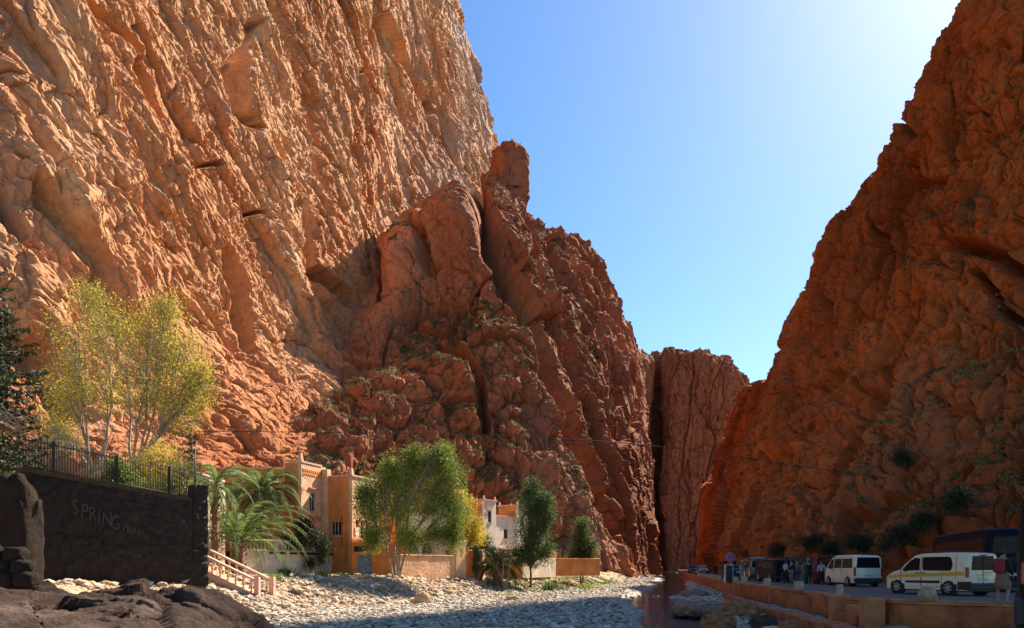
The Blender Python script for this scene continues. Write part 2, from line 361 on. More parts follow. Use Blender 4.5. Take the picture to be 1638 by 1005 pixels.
m_far = rock_mat('far red rock', [(.30, (.19, .066, .034)), (.5, (.27, .094, .048)), (.7, (.34, .125, .062))], .03, (1, 1, .25), 0, .8, bs=.3)
Q = 1.0
def fa(p, tu, tv):
    low = 1-sstep(1.6, 2.8, tv)
    h = rock(p, (.05, .72, -.66), 2.8, big=.75, lump=.42, fine=.55, lump2=.36, crack=.8)
    q = frame(p+3*fbm(p.astype(np.float32)/14, 2)[:, None], (.05, .72, -.66), 5)
    h += lod(4.0)*.26*ridged(q/2.4+3, 2, .62)+lod(1.3)*.15*ridged(q/.62+3, 2, .6)+lod(9)*.7*ridged(q/7.0+8, 2, .55)
    return h*(1-low*.2)+groove(p, GA)
def groove(p, lines):
    """gullies, cracks and hollows that this wall really has: (list of picture points, width, depth, cut side -1/0/1)"""
    X = CX+F*p[:, 0]/p[:, 1]; Y = HY-F*p[:, 2]/p[:, 1]
    q = p.astype(np.float32); X = X+9*fbm(q/9+70, 3); Y = Y+9*fbm(q/9+80, 3); h = 0
    for pts, w_, dep, side in lines:
        d = poly_dist(X, Y, pts); t = np.abs(d)/w_
        if side: g = np.where(d*side > 0, 1-sstep(.0, 2.6, t), 1-sstep(0, .55, t))
        else: g = 1-sstep(.1, 1.1, t)
        h = h-dep*g
    return h
def poly_dist(x, y, pl):
    """signed distance to an open polyline (positive on its left side)"""
    best = np.full(x.shape, 1e9); sg = np.ones(x.shape)
    for (ax, ay), (bx, by) in zip(pl[:-1], pl[1:]):
        ux, uy = bx-ax, by-ay; L2 = ux*ux+uy*uy
        t = np.clip(((x-ax)*ux+(y-ay)*uy)/L2, 0, 1); dx, dy = x-ax-t*ux, y-ay-t*uy
        d = np.hypot(dx, dy); cr = ux*(y-ay)-uy*(x-ax); m = d < best
        best = np.where(m, d, best); sg = np.where(m, np.sign(cr), sg)
    return best*sg
GA = [([(196, 120), (236, 210), (258, 250)], 9, 4.5, 1), ([(392, 60), (352, 120), (366, 180), (380, 195)], 11, 5, 1), ([(0, 300), (44, 378)], 12, 5, 1), ([(566, 118), (590, 112), (604, 116)], 5, 5, 0),
      ([(612, 30), (648, 95), (690, 165)], 8, 4, 1), ([(343, 412), (368, 470), (392, 545)], 9, 4.5, 1), ([(480, 170), (486, 270), (520, 340)], 8, 3.5, -1), ([(130, 20), (215, 105)], 7, 3, 1), ([(15, 540), (80, 560), (130, 640)], 18, 5, 1),
      ([(370, 352), (396, 350)], 5, 4, 0), ([(255, 255), (300, 272), (330, 270)], 5, 2.5, 0), ([(420, 240), (470, 330), (480, 430), (520, 510)], 8, 3.5, 1), ([(60, 300), (150, 420), (190, 520)], 9, 3, 1), ([(500, 440), (560, 500), (600, 520)], 9, 4, 1)]
GB = [([(650, 430), (690, 400), (730, 370)], 62, -7.5, 0), ([(618, 520), (660, 470)], 40, -4, 0), ([(672, 385), (692, 400), (696, 445)], 13, 5, 0), ([(768, 300), (798, 405), (862, 530), (905, 640), (962, 770), (985, 850)], 15, 9, 1), ([(600, 540), (680, 520), (740, 500)], 8, 5, -1), ([(610, 390), (616, 470), (604, 500)], 7, 4, 0), ([(712, 560), (770, 620), (780, 690)], 9, 5, 1),
      ([(840, 345), (850, 420), (880, 520)], 6, 4, 1), ([(870, 380), (905, 500), (940, 640)], 6, 4, 1), ([(905, 400), (950, 520), (985, 660), (1000, 780)], 6, 4.5, 1), ([(950, 430), (985, 540), (1008, 680)], 5, 4, 1), ([(640, 690), (700, 760), (720, 850)], 8, 4, 1)]
GR = [([(1530, 210), (1520, 250), (1516, 275)], 6, 4.5, 0), ([(1480, 400), (1500, 378), (1560, 384), (1600, 400), (1638, 440)], 12, 5, 1), ([(1560, 430), (1590, 490), (1638, 560)], 10, 5, 0), ([(1318, 450), (1328, 490), (1330, 560)], 8, 4.5, 0), ([(1400, 330), (1406, 400), (1392, 480)], 5, 3.5, 0),
      ([(1160, 706), (1150, 760), (1146, 905)], 6, 5, 0), ([(1290, 640), (1340, 600), (1390, 560), (1460, 470)], 7, 4, -1), ([(1250, 760), (1310, 690), (1380, 640), (1480, 560)], 8, 4, -1), ([(1400, 800), (1470, 740), (1560, 690), (1638, 600)], 9, 4, -1), ([(1450, 180), (1470, 260), (1450, 330)], 6, 3, 0)]
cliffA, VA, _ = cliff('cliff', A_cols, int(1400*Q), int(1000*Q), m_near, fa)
def fb(p, tu, tv):
    low = 1-sstep(2.2, 3.6, tv); right = sstep(4.5, 7, tu); dome = sstep(3.4, 5, tv)*(1-sstep(4.2, 5.2, tu))
    h = rock(p, (.12, .1, -1), 2.8, big=.75, lump=.62, fine=.75, lump2=.6)*(1-.4*dome)
    f1, f2, c = worley((p/4.2).astype(np.float32)); f3, f4, c3 = worley((p/1.9+5).astype(np.float32))
    g = 2.4*(.65-f1)+1.6*(c-.5)+1.1*(.6-f3)
    return h+low*(1-right*.8)*g*.9+groove(p, GB)
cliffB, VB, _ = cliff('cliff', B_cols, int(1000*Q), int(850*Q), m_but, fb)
def fc(p, tu, tv): return rock(p, (0, 0, 1), 5, big=.7, lump=.62, fine=.9, lump2=.7, crack=1.4)
cliffC, VC, _ = cliff('cliff', C_cols, int(330*Q), int(420*Q), m_far, fc)
def fr(p, tu, tv):
    low = 1-sstep(3.0, 5.0, tv); r = sstep(3, 6, tu)
    h = rock(p, (.45, .12, .85), 2.3, big=.62, lump=.5, fine=1.0, lump2=.62, crack=1.3)
    f1, f2, c = worley((frame(p, (-.3, -.5, -.6), 1.8)/3.1).astype(np.float32)); f3, f4, c3 = worley((p/1.3+5).astype(np.float32))
    return h+low*r*(1.5*(.65-f1)+1.0*(c-.5)+.6*(.6-f3))+groove(p, GR)
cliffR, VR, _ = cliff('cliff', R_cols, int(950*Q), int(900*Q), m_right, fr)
# mass behind the right-hand peak, mostly out of view, added to shade the riverbed
K_cols = [
 [(1578, 714, 262), (1578, 364, 262), (1578, 74, 262), (1579, 54, 265), (1582, 94, 300)],
 [(1596, 714, 226), (1596, 364, 230), (1588, 39, 232), (1594, -31, 234), (1600, -6, 262)],
 [(1628, 714, 214), (1628, 364, 218), (1614, -46, 222), (1608, -216, 226), (1614, -176, 256)],
 [(1698, 714, 208), (1688, 314, 212), (1668, -86, 216), (1658, -346, 222), (1668, -306, 250)],
 [(1808, 714, 200), (1808, 314, 206), (1788, -86, 212), (1768, -416, 220), (1778, -366, 250)],
 [(1998, 714, 185), (1998, 314, 190), (1998, -86, 195), (1998, -456, 205), (1998, -386, 240)],
 [(2508, 714, 165), (2508, 314, 168), (2508, -86, 172), (2508, -406, 180), (2508, -366, 220)],
]
shade_massK, VK, _ = cliff('cliff', K_cols, 260, 260, m_right, fc)
# the rock pinnacle on the skyline
def blob_rock(name, c, dims, m, seed=0, nu=60, nv=40, amp=.12, sc_=1.0, parent=None, rz=0.0, flat=.0, p=3.2):
    u = np.linspace(0, 2*np.pi, nu, endpoint=False); v = np.linspace(-np.pi/2, np.pi/2, nv)
    U, Vv = np.meshgrid(u, v, indexing='ij'); e = 2.0/p
    f = lambda a: np.sign(a)*np.abs(a)**e
    X = f(np.cos(Vv))*f(np.cos(U)); Y = f(np.cos(Vv))*f(np.sin(U)); Z = f(np.sin(Vv))
    B = np.stack([X, Y, Z], -1).reshape(-1, 3); n = B/(np.linalg.norm(B, axis=1, keepdims=True)+1e-6)
    q = (B*np.array(dims)/max(dims)*2.2+seed*7.7).astype(np.float32)
    f1, f2, cc = worley(q*1.3)
    h = fbm(q*.8, 4)*.8+facet(q*1.2, 1.1, .7, .25, .1)+facet(q*3.1+5, .4, .26)+ridged(q*2, 3)*.2
    if nu > 200: h = h+facet(q*8+2, .17, .11)+.08*ridged(q*14, 3)
    B = B+n*h[:, None]*amp
    B = B*np.array(dims)/2
    c_, s_ = math.cos(rz), math.sin(rz)
    B = np.stack([B[:, 0]*c_-B[:, 1]*s_, B[:, 0]*s_+B[:, 1]*c_, B[:, 2]], 1)+(np.zeros(3) if parent else 0)
    V = B.reshape(nu, nv, 3)
    V = np.concatenate([V, V[:1]], 0)
    o = grid_mesh(name, V.reshape(-1, 3), nu+1, nv, m, True, parent); o.location = c
    return o
pc = P(815, 292, 205)
pin = blob_rock('cliff', pc, (8.5, 11, 19), m_but, 3, 160, 200, .17, rz=.4, p=4); pin['kind'] = 'structure'
# ------------------------------------------------ ground, river, road
def poly_dist(x, y, pl):
    """signed distance to an open polyline (positive on its left side)"""
    best = np.full(x.shape, 1e9); sg = np.ones(x.shape)
    for (ax, ay), (bx, by) in zip(pl[:-1], pl[1:]):
        ux, uy = bx-ax, by-ay; L2 = ux*ux+uy*uy
        t = np.clip(((x-ax)*ux+(y-ay)*uy)/L2, 0, 1); dx, dy = x-ax-t*ux, y-ay-t*uy
        d = np.hypot(dx, dy); cr = ux*(y-ay)-uy*(x-ax); m = d < best
        best = np.where(m, d, best); sg = np.where(m, np.sign(cr), sg)
    return best*sg
BANK = [(-16, -20), (-13.5, 20), (-12.5, 33), (-9.5, 45), (-5.5, 52), (-1.5, 60), (4, 71), (11, 92), (21, 130), (34, 185), (44, 250), (50, 400)]
WALL = [(17.2, 21.6), (15.9, 22.3), (12.9, 24.5), (12.6, 28.4), (14.6, 41), (17.2, 59), (24, 95), (33.5, 142), (42, 185), (55, 240), (72, 320), (90, 400)]
CHAN = [(2.8, -10), (3.8, 8), (5.2, 19), (6.9, 28), (7.9, 35), (8.6, 43), (11.6, 60), (19.4, 90), (31, 140), (40, 180), (52, 240), (68, 320), (84, 400)]
RB = -2.3
def gz(x, y, detail=True):
    x = np.asarray(x, float); y = np.asarray(y, float)
    d = poly_dist(x, y, BANK)
    q = np.stack([x, y, np.zeros_like(x)], 1).astype(np.float32)
    z = RB+1.55*sstep(-.5, 5.5, d+1.6*fbm(q/5, 3))+np.clip(d-5, 0, 60)*.035
    dc = np.abs(poly_dist(x, y, CHAN)); wd = .95+y*.008+.7*fbm(q/4+9, 2)
    z -= .42*(1-sstep(wd*.6, wd*1.7, dc))
    if detail:
        z = z+.22*fbm(q/3.1, 4)+.10*ridged(q/.9, 3)*sstep(-3, 2, d)+.05*fbm(q/.35, 2)
    dw = poly_dist(x, y, WALL)                     # right of the wall the ground lies under the road
    z = np.where(dw < -.3, np.minimum(z, -1.7), z)
    z = np.where((dw > 0) & (dw < 1.5) & (y > 22), z+.25*(1.5-dw)/1.5, z)
    k = sstep(9, 9.8, x)*(1-sstep(14.5, 15.5, y)); z = z*(1-k)+(-1.2)*k
    return z
m_ground = bpy.data.materials.new('gravel ground'); m_ground.use_nodes = True
def _g():
    n = m_ground.node_tree; L = n.links; b = n.nodes['Principled BSDF']; b.inputs['Roughness'].default_value = .95; b.inputs['Specular IOR Level'].default_value = .2
    tc = n.nodes.new('ShaderNodeTexCoord')
    def noise(s, d=6, r=.6):
        a = n.nodes.new('ShaderNodeTexNoise'); a.inputs['Scale'].default_value = s; a.inputs['Detail'].default_value = d; a.inputs['Roughness'].default_value = r; L.new(tc.outputs['Object'], a.inputs['Vector']); return a
    def ramp(i, st):
        r = n.nodes.new('ShaderNodeValToRGB'); L.new(i, r.inputs[0]); e = r.color_ramp.elements
        while len(e) < len(st): e.new(.5)
        for el, (p, c) in zip(e, st): el.position = p; el.color = (*c, 1)
        return r.outputs[0]
    v = n.nodes.new('ShaderNodeTexVoronoi'); v.inputs['Scale'].default_value = 5.5; L.new(tc.outputs['Object'], v.inputs['Vector'])
    peb = ramp(v.outputs['Color'], [(.1, (.26, .20, .15)), (.5, (.40, .33, .26)), (.9, (.52, .46, .38))])
    dirt = ramp(noise(.6, 8).outputs['Fac'], [(.3, (.33, .21, .12)), (.55, (.44, .31, .19)), (.75, (.50, .39, .27))])
    hgt = n.nodes.new('ShaderNodeSeparateXYZ'); L.new(tc.outputs['Object'], hgt.inputs[0])
    mr = n.nodes.new('ShaderNodeMapRange'); L.new(hgt.outputs['Z'], mr.inputs[0]); mr.inputs[1].default_value = RB+.15; mr.inputs[2].default_value = RB+.8
    mx = n.nodes.new('ShaderNodeMix'); mx.data_type = 'RGBA'; L.new(mr.outputs[0], mx.inputs[0]); L.new(peb, mx.inputs[6]); L.new(dirt, mx.inputs[7])
    L.new(mx.outputs[2], b.inputs['Base Color'])
    bp = n.nodes.new('ShaderNodeBump'); bp.inputs['Distance'].default_value = .12; bp.inputs['Strength'].default_value = 1
    ad = n.nodes.new('ShaderNodeMath'); ad.operation = 'SUBTRACT'; L.new(noise(4, 8, .7).outputs['Fac'], ad.inputs[0]); L.new(v.outputs['Distance'], ad.inputs[1])
    L.new(ad.outputs[0], bp.inputs['Height']); L.new(bp.outputs[0], b.inputs['Normal'])
_g()
# fine inner sheet (view area) graded out to a coarse one
gy = np.concatenate([np.linspace(-60, 16, 30), np.linspace(17, 75, 520), 75*np.exp(np.linspace(0.003, math.log(520/75), 260))])
gu = np.concatenate([np.linspace(-5.5, -.62, 40), np.linspace(-.61, .62, 700), np.linspace(.64, 5.5, 40)])
YY, UU = np.meshgrid(gy, gu, indexing='ij'); XX = UU*(np.abs(YY)*.8+14)
zz = gz(XX.ravel(), YY.ravel())
ground = grid_mesh('ground', np.stack([XX.ravel(), YY.ravel(), zz], 1)[:, :], len(gy), len(gu), m_ground, True); tag(ground, kind='structure')
ground.data.flip_normals()
# river
m_water = mat('river water', (.008, .014, .024), rough=.07, bump=.05, bscale=5.0, spec=.13)
wpts = []
yy = np.concatenate([np.linspace(-8, 60, 90), np.linspace(61, 395, 80)])
cx = np.interp(yy, [c[1] for c in CHAN], [c[0] for c in CHAN])
offs = np.linspace(-1, 1, 9)
Wv = np.stack([np.repeat(cx, 9)+np.tile(offs, len(yy))*np.repeat(2.6+.03*yy, 9), np.repeat(yy, 9), np.full(len(yy)*9, RB-.16)], 1)
river = grid_mesh('river', Wv, len(yy), 9, m_water, True); tag(river, kind='structure'); river.data.flip_normals()
# road sheet between the retaining wall and the cliff foot
RZ = -1.2
m_road = mat('worn asphalt', (.12, .078, .055), rough=.9, bump=.012, bscale=30, var=.3, vscale=.8)
rl = np.array(WALL, float); t = np.linspace(0, len(WALL)-1, 160)
lx = np.interp(t, range(len(WALL)), rl[:, 0]); ly = np.interp(t, range(len(WALL)), rl[:, 1])
rows = []
for k in range(12):
    f = k/11; rows.append(np.stack([lx+f*(26+.10*ly)+.12*(k > 0), ly-f*np.where(ly < 60, 6, 12), np.full(len(lx), RZ)+.03*math.sin(k)], 1))
rows = np.stack(rows, 1); road = grid_mesh('road', rows.reshape(-1, 3), 160, 12, m_road, True); tag(road, kind='structure'); road.data.flip_normals()
# retaining wall along the road
m_wall = mat('orange mortar', (.38, .105, .026), rough=.95, bump=.12, bscale=3.0, var=.6, vscale=1.1)
m_cap = mat('pale mortar coping', (.46, .16, .055), rough=.95, bump=.02, bscale=8, var=.3, vscale=1.5)
def ribbon_wall(name, pl, zt, zb, th, m, parent, n=240, amp=.06, dz=0.0):
    """a wall following a polyline: rough front and back, rounded arris"""
    pl = np.array(pl, float); L = np.concatenate([[0], np.cumsum(np.linalg.norm(np.diff(pl, axis=0), axis=1))])
    s = np.interp(np.linspace(0, 1, n)**1.6, [0, 1], [0, L[-1]])
    X = np.interp(s, L, pl[:, 0]); Y = np.interp(s, L, pl[:, 1]); T = np.stack([np.gradient(X), np.gradient(Y)], 1); T /= np.linalg.norm(T, axis=1, keepdims=True)
    Nn = np.stack([-T[:, 1], T[:, 0]], 1)
    prof = [(0, zb)]+[(0, zb+(zt-zb)*k/9) for k in range(1, 9)]+[(0, zt-.04), (-.04, zt), (-th+.04, zt), (-th, zt-.04), (-th, zb)]
    V = np.zeros((n, len(prof), 3))
    for k, (o, z) in enumerate(prof): V[:, k, 0] = X+Nn[:, 0]*o; V[:, k, 1] = Y+Nn[:, 1]*o; V[:, k, 2] = z
    q = V.reshape(-1, 3).astype(np.float32); h = (fbm(q/1.1, 4)*amp).reshape(n, len(prof)); z2 = (fbm(q/np.array([2.5, 2.5, 50], np.float32)+4, 3)*dz).reshape(n, len(prof))
    V[:, :, 0] += Nn[:, 0:1]*h; V[:, :, 1] += Nn[:, 1:2]*h; V[:, 9:13, 2] += z2[:, 9:13]
    return grid_mesh(name, V.reshape(-1, 3), n, len(prof), m, True, parent, closed=True)
rw = empty('retaining_wall', (12.6, 28.4, RZ), 0, 'long orange mortared retaining wall holding up the road above the river', 'wall')
def rel(o, root):
    o.parent = root; o.matrix_parent_inverse = root.matrix_basis.inverted() if False else Matrix.Translation(-Vector(root.location)); return o
rel(ribbon_wall('wall_face', WALL, RZ-.02, -3.0, .45, m_wall, None, 1100, .22, .05), rw)
rel(ribbon_wall('coping', [(a+.02, b) for a, b in WALL], RZ+.10, RZ-.016, .42, m_cap, None, 1100, .09, .12), rw)
# lower ledge in front of the wall
lg = ribbon_wall('ledge_wall', [(9.6, 19), (10.3, 23), (11.2, 30), (12.3, 38), (13.9, 46), (15.6, 55)], -1.88, -3.0, .5, m_wall, None, 220, .10, .06)
tag(lg, 'low mortared ledge wall with pale top below the retaining wall', 'wall')
# the mortared steps cut into the wall near the van
stp = empty('steps', (12.6, 26.0, -2.3), 0, 'short flight of worn orange steps between two posts in the road wall', 'steps')
for k in range(4):
    m_ = MB().box((12.75-.40*k-.2, 26.6, -1.36-.30*k-.4+.0), (.42, 1.7, .8+.0), bev=.04); rel(m_.build('step', m_cap if k % 2 == 0 else m_wall), stp)
for yy_ in (25.35, 27.85):
    rel(MB().box((12.35, yy_, -1.75), (.75, .5, 1.45), bev=.07).build('post', m_cap), stp)
# stones of the river bed: nobody could count them
def scatter_stones(name, pts, size, m, seed=1, flat=.6, label=None, cat='stones'):
    r = np.random.RandomState(seed); N = len(pts)
    ico = bmesh.new(); bmesh.ops.create_icosphere(ico, subdivisions=1, radius=1); bv = np.array([v.co[:] for v in ico.verts]); bf = np.array([[v.index for v in f.verts] for f in ico.faces]); ico.free()
    var = []
    for k in range(12):
        v = bv*(1+r.uniform(-.28, .28, (len(bv), 1))); v = v*np.array([1, r.uniform(.6, .95), r.uniform(flat*.7, flat*1.2)]); var.append(v)
    var = np.array(var); ch = r.randint(0, 12, N); an = r.uniform(0, 6.28, N); c, s_ = np.cos(an)[:, None], np.sin(an)[:, None]
    B = var[ch]*size[:, None, None]; X = B[:, :, 0]*c-B[:, :, 1]*s_; Y = B[:, :, 0]*s_+B[:, :, 1]*c
    tl = r.uniform(-.35, .35, (N, 1)); Z = B[:, :, 2]+X*tl
    V = np.stack([X+pts[:, 0:1], Y+pts[:, 1:2], Z+pts[:, 2:3]], 2).reshape(-1, 3)
    Fc = (bf[None]+(np.arange(N)*len(bv))[:, None, None]).reshape(-1, 3)
    o = raw_mesh(name, V, Fc, m, False); tag(o, label, cat, kind='stuff'); return o
def island_mat(name, cols, rough=.9, trans=0.0, spec=.2):
    m = bpy.data.materials.new(name); m.use_nodes = True; n = m.node_tree; L = n.links; b = n.nodes['Principled BSDF']; b.inputs['Roughness'].default_value = rough; b.inputs['Specular IOR Level'].default_value = spec
    g = n.nodes.new('ShaderNodeNewGeometry'); r = n.nodes.new('ShaderNodeValToRGB'); L.new(g.outputs['Random Per Island'], r.inputs[0]); e = r.color_ramp.elements
    while len(e) < len(cols): e.new(.5)
    for i, (el, c) in enumerate(zip(e, cols)): el.position = i/(len(cols)-1); el.color = (*c, 1)
    out = r.outputs[0]
    if trans:
        tc = n.nodes.new('ShaderNodeTexCoord'); q = n.nodes.new('ShaderNodeTexNoise'); q.inputs['Scale'].default_value = .75; q.inputs['Detail'].default_value = 3; L.new(tc.outputs['Object'], q.inputs['Vector'])
        mr = n.nodes.new('ShaderNodeMapRange'); L.new(q.outputs['Fac'], mr.inputs[0]); mr.inputs[1].default_value = .35; mr.inputs[2].default_value = .65; mr.inputs[3].default_value = .62; mr.inputs[4].default_value = 1.35
        mm = n.nodes.new('ShaderNodeMix'); mm.data_type = 'RGBA'; mm.blend_type = 'MULTIPLY'; mm.inputs[0].default_value = 1; L.new(out, mm.inputs[6]); L.new(mr.outputs[0], mm.inputs[7]); out = mm.outputs[2]
    L.new(out, b.inputs['Base Color'])
    if trans:
        t = n.nodes.new('ShaderNodeBsdfTranslucent'); L.new(out, t.inputs[0]); mx = n.nodes.new('ShaderNodeMixShader'); mx.inputs[0].default_value = trans
        L.new(b.outputs[0], mx.inputs[1]); L.new(t.outputs[0], mx.inputs[2]); L.new(mx.outputs[0], n.nodes['Material Output'].inputs[0])
    return m
m_stone = island_mat('river pebbles', [(.12, .085, .055), (.26, .20, .145), (.38, .315, .24), (.49, .42, .33), (.32, .21, .13), (.66, .59, .48)])
def stone_pts(n, y0, y1, smin, smax, seed, dmax=2.5, pw=1.0):
    r = np.random.RandomState(seed); y = y0+(y1-y0)*r.uniform(0, 1, n)**pw; x = (r.uniform(-.42, .36, n))*y
    d = poly_dist(x, y, BANK); dw = poly_dist(x, y, WALL); dc = np.abs(poly_dist(x, y, CHAN))
    k = (d < dmax*r.uniform(.2, 2, n)) & (dw > .4) & ((dc > 1.8+.015*y) | (r.uniform(0, 1, n) < .07)); x, y = x[k], y[k]
    s = smin*(smax/smin)**(r.uniform(0, 1, len(x))**2.6)
    return np.stack([x, y, gz(x, y)+s*.15], 1), s
pa, sa = stone_pts(80000, 21, 62, .028, .20, 5); pb, sb = stone_pts(60000, 60, 150, .055, .28, 6, pw=1.2); pcx, scx = stone_pts(16000, 140, 330, .14, .5, 8)
scatter_stones('river_stones', np.concatenate([pa, pb, pcx]), np.concatenate([sa, sb, scx]), m_stone, label='pale grey pebbles and cobbles covering the dry river bed', cat='stones')
# stones and clods on the left bank
r_ = np.random.RandomState(12); n_ = 9000; y_ = r_.uniform(30, 95, n_); x_ = np.interp(y_, [b[1] for b in BANK], [b[0] for b in BANK])-r_.uniform(-1, 9, n_)
s_ = .05*(.35/.05)**(r_.uniform(0, 1, n_)**2.2); kk = (y_ < 58+ (x_+6)*1.9) | (r_.uniform(0, 1, n_) < .25)
m_clod = island_mat('bank clods', [(.30, .18, .10), (.44, .30, .19), (.55, .43, .31), (.36, .22, .12)])
scatter_stones('bank_rubble', np.stack([x_, y_, gz(x_, y_)+s_*.2], 1)[kk], s_[kk], m_clod, 3, label='brown clods and broken stones on the earth bank below the houses', cat='rubble')
# single boulders
m_boul = rock_mat('tan boulder', [(.3, (.34, .20, .10)), (.6, (.50, .33, .18)), (.8, (.6, .44, .28))], .8, bumpd=.05, bs=5)
m_pink = rock_mat('pinkish gravel boulder', [(.3, (.20, .11, .075)), (.6, (.30, .175, .12)), (.8, (.38, .25, .18))], .6, bumpd=.05, bs=6)
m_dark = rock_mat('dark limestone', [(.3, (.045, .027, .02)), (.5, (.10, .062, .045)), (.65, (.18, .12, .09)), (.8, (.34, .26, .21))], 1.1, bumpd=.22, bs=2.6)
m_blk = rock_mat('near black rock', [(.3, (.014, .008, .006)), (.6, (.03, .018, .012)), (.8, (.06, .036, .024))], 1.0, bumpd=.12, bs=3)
m_orb = rock_mat('orange broken rock', [(.3, (.26, .09, .035)), (.6, (.42, .17, .07)), (.8, (.55, .33, .2))], .9, bumpd=.07, bs=4)
def boulder(X, D, dims, m, label, zoff=0.0, seed=1, amp=.14, p=2.6, rz=0.0, group=None, z=None):
    x = (X-CX)/F*D; zg = float(gz([x], [D])[0]) if z is None else z
    o = blob_rock('boulder', (x, D, zg+dims[2]*.32+zoff), dims, m, seed, 64 if D > 12 else 360, 44 if D > 12 else 240, amp, p=p, rz=rz); tag(o, label, 'boulder', group); return o
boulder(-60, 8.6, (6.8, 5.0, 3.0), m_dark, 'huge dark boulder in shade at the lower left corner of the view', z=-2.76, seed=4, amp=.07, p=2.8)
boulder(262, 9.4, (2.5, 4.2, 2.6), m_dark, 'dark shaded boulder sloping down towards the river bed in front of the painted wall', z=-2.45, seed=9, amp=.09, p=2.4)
boulder(1122, 37, (2.9, 3.4, .85), m_pink, 'flat pinkish boulder lying in the stream', seed=2, amp=.16, p=2.6, z=-2.42)
boulder(1183, 33.5, (1.6, 1.5, 1.1), m_orb, 'squared orange rock block beside the stream below the ledge', seed=5, amp=.2, z=-2.4)
boulder(1150, 29.0, (1.3, 1.2, .9), m_orb, 'rounded orange rock with grey top at the stream edge', seed=6, amp=.2, z=-2.5)
boulder(1222, 28.0, (.9, .8, .7), m_dark, 'small dark wet rock at the foot of the ledge wall', seed=7, amp=.2, z=-2.4)
boulder(1265, 26.5, (.8, .9, .6), m_orb, 'small orange rock under the ledge wall near the steps', seed=8, amp=.2, z=-2.4)
boulder(676, 46, (1.05, .9, 1.05), m_boul, 'round ochre boulder at the foot of the bank, largest on the gravel', seed=11, amp=.1, p=2.2)
boulder(664, 47.5, (.55, .5, .5), m_boul, 'small tan rock just left behind the round ochre boulder', seed=12, amp=.15)
boulder(611, 45, (.5, .4, .35), m_boul, 'small tan rock on gravel left of the round ochre boulder', seed=13, amp=.15)
boulder(820, 52, (.8, .6, .4), m_boul, 'brownish flat rock alone in the middle of the gravel', seed=14, amp=.15)
boulder(1110, 60, (2.2, 1.6, .7), m_pink, 'pale rock in the stream beyond the flat boulder', seed=15, amp=.12, z=-2.4)
# ------------------------------------------------ houses, walls, fences
m_or = mat('orange clay and shaded faces', (.62, .21, .05), .92, bump=.05, bscale=4, var=.38, vscale=.7)  # also put on faces turned from the sun, their shade in the colour
m_pe = mat('peach clay and sunlit faces', (.70, .39, .22), .92, bump=.05, bscale=4, var=.36, vscale=.6)  # also put on sunlit fronts of the orange towers, light in the colour
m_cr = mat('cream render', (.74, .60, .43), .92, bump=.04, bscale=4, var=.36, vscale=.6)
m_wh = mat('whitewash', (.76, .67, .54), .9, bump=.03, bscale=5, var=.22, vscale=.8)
m_tr = mat('pinkish coping', (.60, .36, .26), .9, bump=.02, bscale=9, var=.2)
m_gl = mat('dark window glass', (.02, .022, .025), .08, spec=.6)
m_fr = mat('window frame paint', (.52, .40, .28), .7, var=.2)
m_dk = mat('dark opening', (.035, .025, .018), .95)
m_bl = mat('weathered blue metal door', (.16, .21, .25), .55, metal=.3, bump=.01, bscale=14, var=.6, vscale=5)
m_ir = mat('dark wrought iron', (.03, .025, .022), .6, metal=.6)
m_gi = mat('dull green iron', (.05, .065, .045), .6, metal=.4)
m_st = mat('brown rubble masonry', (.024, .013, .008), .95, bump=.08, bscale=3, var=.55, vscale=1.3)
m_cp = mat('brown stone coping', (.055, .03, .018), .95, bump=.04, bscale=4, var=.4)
m_wd = mat('old dark timber', (.09, .055, .035), .85, bump=.02, bscale=14, var=.4)
m_pt = mat('faded pale paint', (.055, .04, .03), .9, var=.5, vscale=8)
def wall_panel(name, w, h, th, holes, mt, parent, loc, rz=0.0):
    """a wall w by h (local x, z) with real openings [(x0,z0,x1,z1)], thickness along +y"""
    xs = sorted({0, w}|{v for o in holes for v in (o[0], o[2])}); zs = sorted({0, h}|{v for o in holes for v in (o[1], o[3])})
    verts = {}; vs = []; fs = []
    def vid(i, j, s):
        k = (i, j, s)
        if k not in verts: verts[k] = len(vs); vs.append((xs[i], th*s, zs[j]))
        return verts[k]
    solid = lambda i, j: 0 <= i < len(xs)-1 and 0 <= j < len(zs)-1 and not any(o[0] <= xs[i] and xs[i+1] <= o[2] and o[1] <= zs[j] and zs[j+1] <= o[3] for o in holes)
    for i in range(len(xs)-1):
        for j in range(len(zs)-1):
            if not solid(i, j): continue
            fs.append([vid(i, j, 0), vid(i+1, j, 0), vid(i+1, j+1, 0), vid(i, j+1, 0)]); fs.append([vid(i, j, 1), vid(i, j+1, 1), vid(i+1, j+1, 1), vid(i+1, j, 1)])
            if not solid(i-1, j): fs.append([vid(i, j, 0), vid(i, j+1, 0), vid(i, j+1, 1), vid(i, j, 1)])
            if not solid(i+1, j): fs.append([vid(i+1, j, 0), vid(i+1, j, 1), vid(i+1, j+1, 1), vid(i+1, j+1, 0)])
            if not solid(i, j-1): fs.append([vid(i, j, 0), vid(i, j, 1), vid(i+1, j, 1), vid(i+1, j, 0)])
            if not solid(i, j+1): fs.append([vid(i, j+1, 0), vid(i+1, j+1, 0), vid(i+1, j+1, 1), vid(i, j+1, 1)])
    m_ = MB(); m_.add(vs, fs); o = m_.build(name, mt, parent, loc); o.rotation_euler = (0, 0, rz); return o
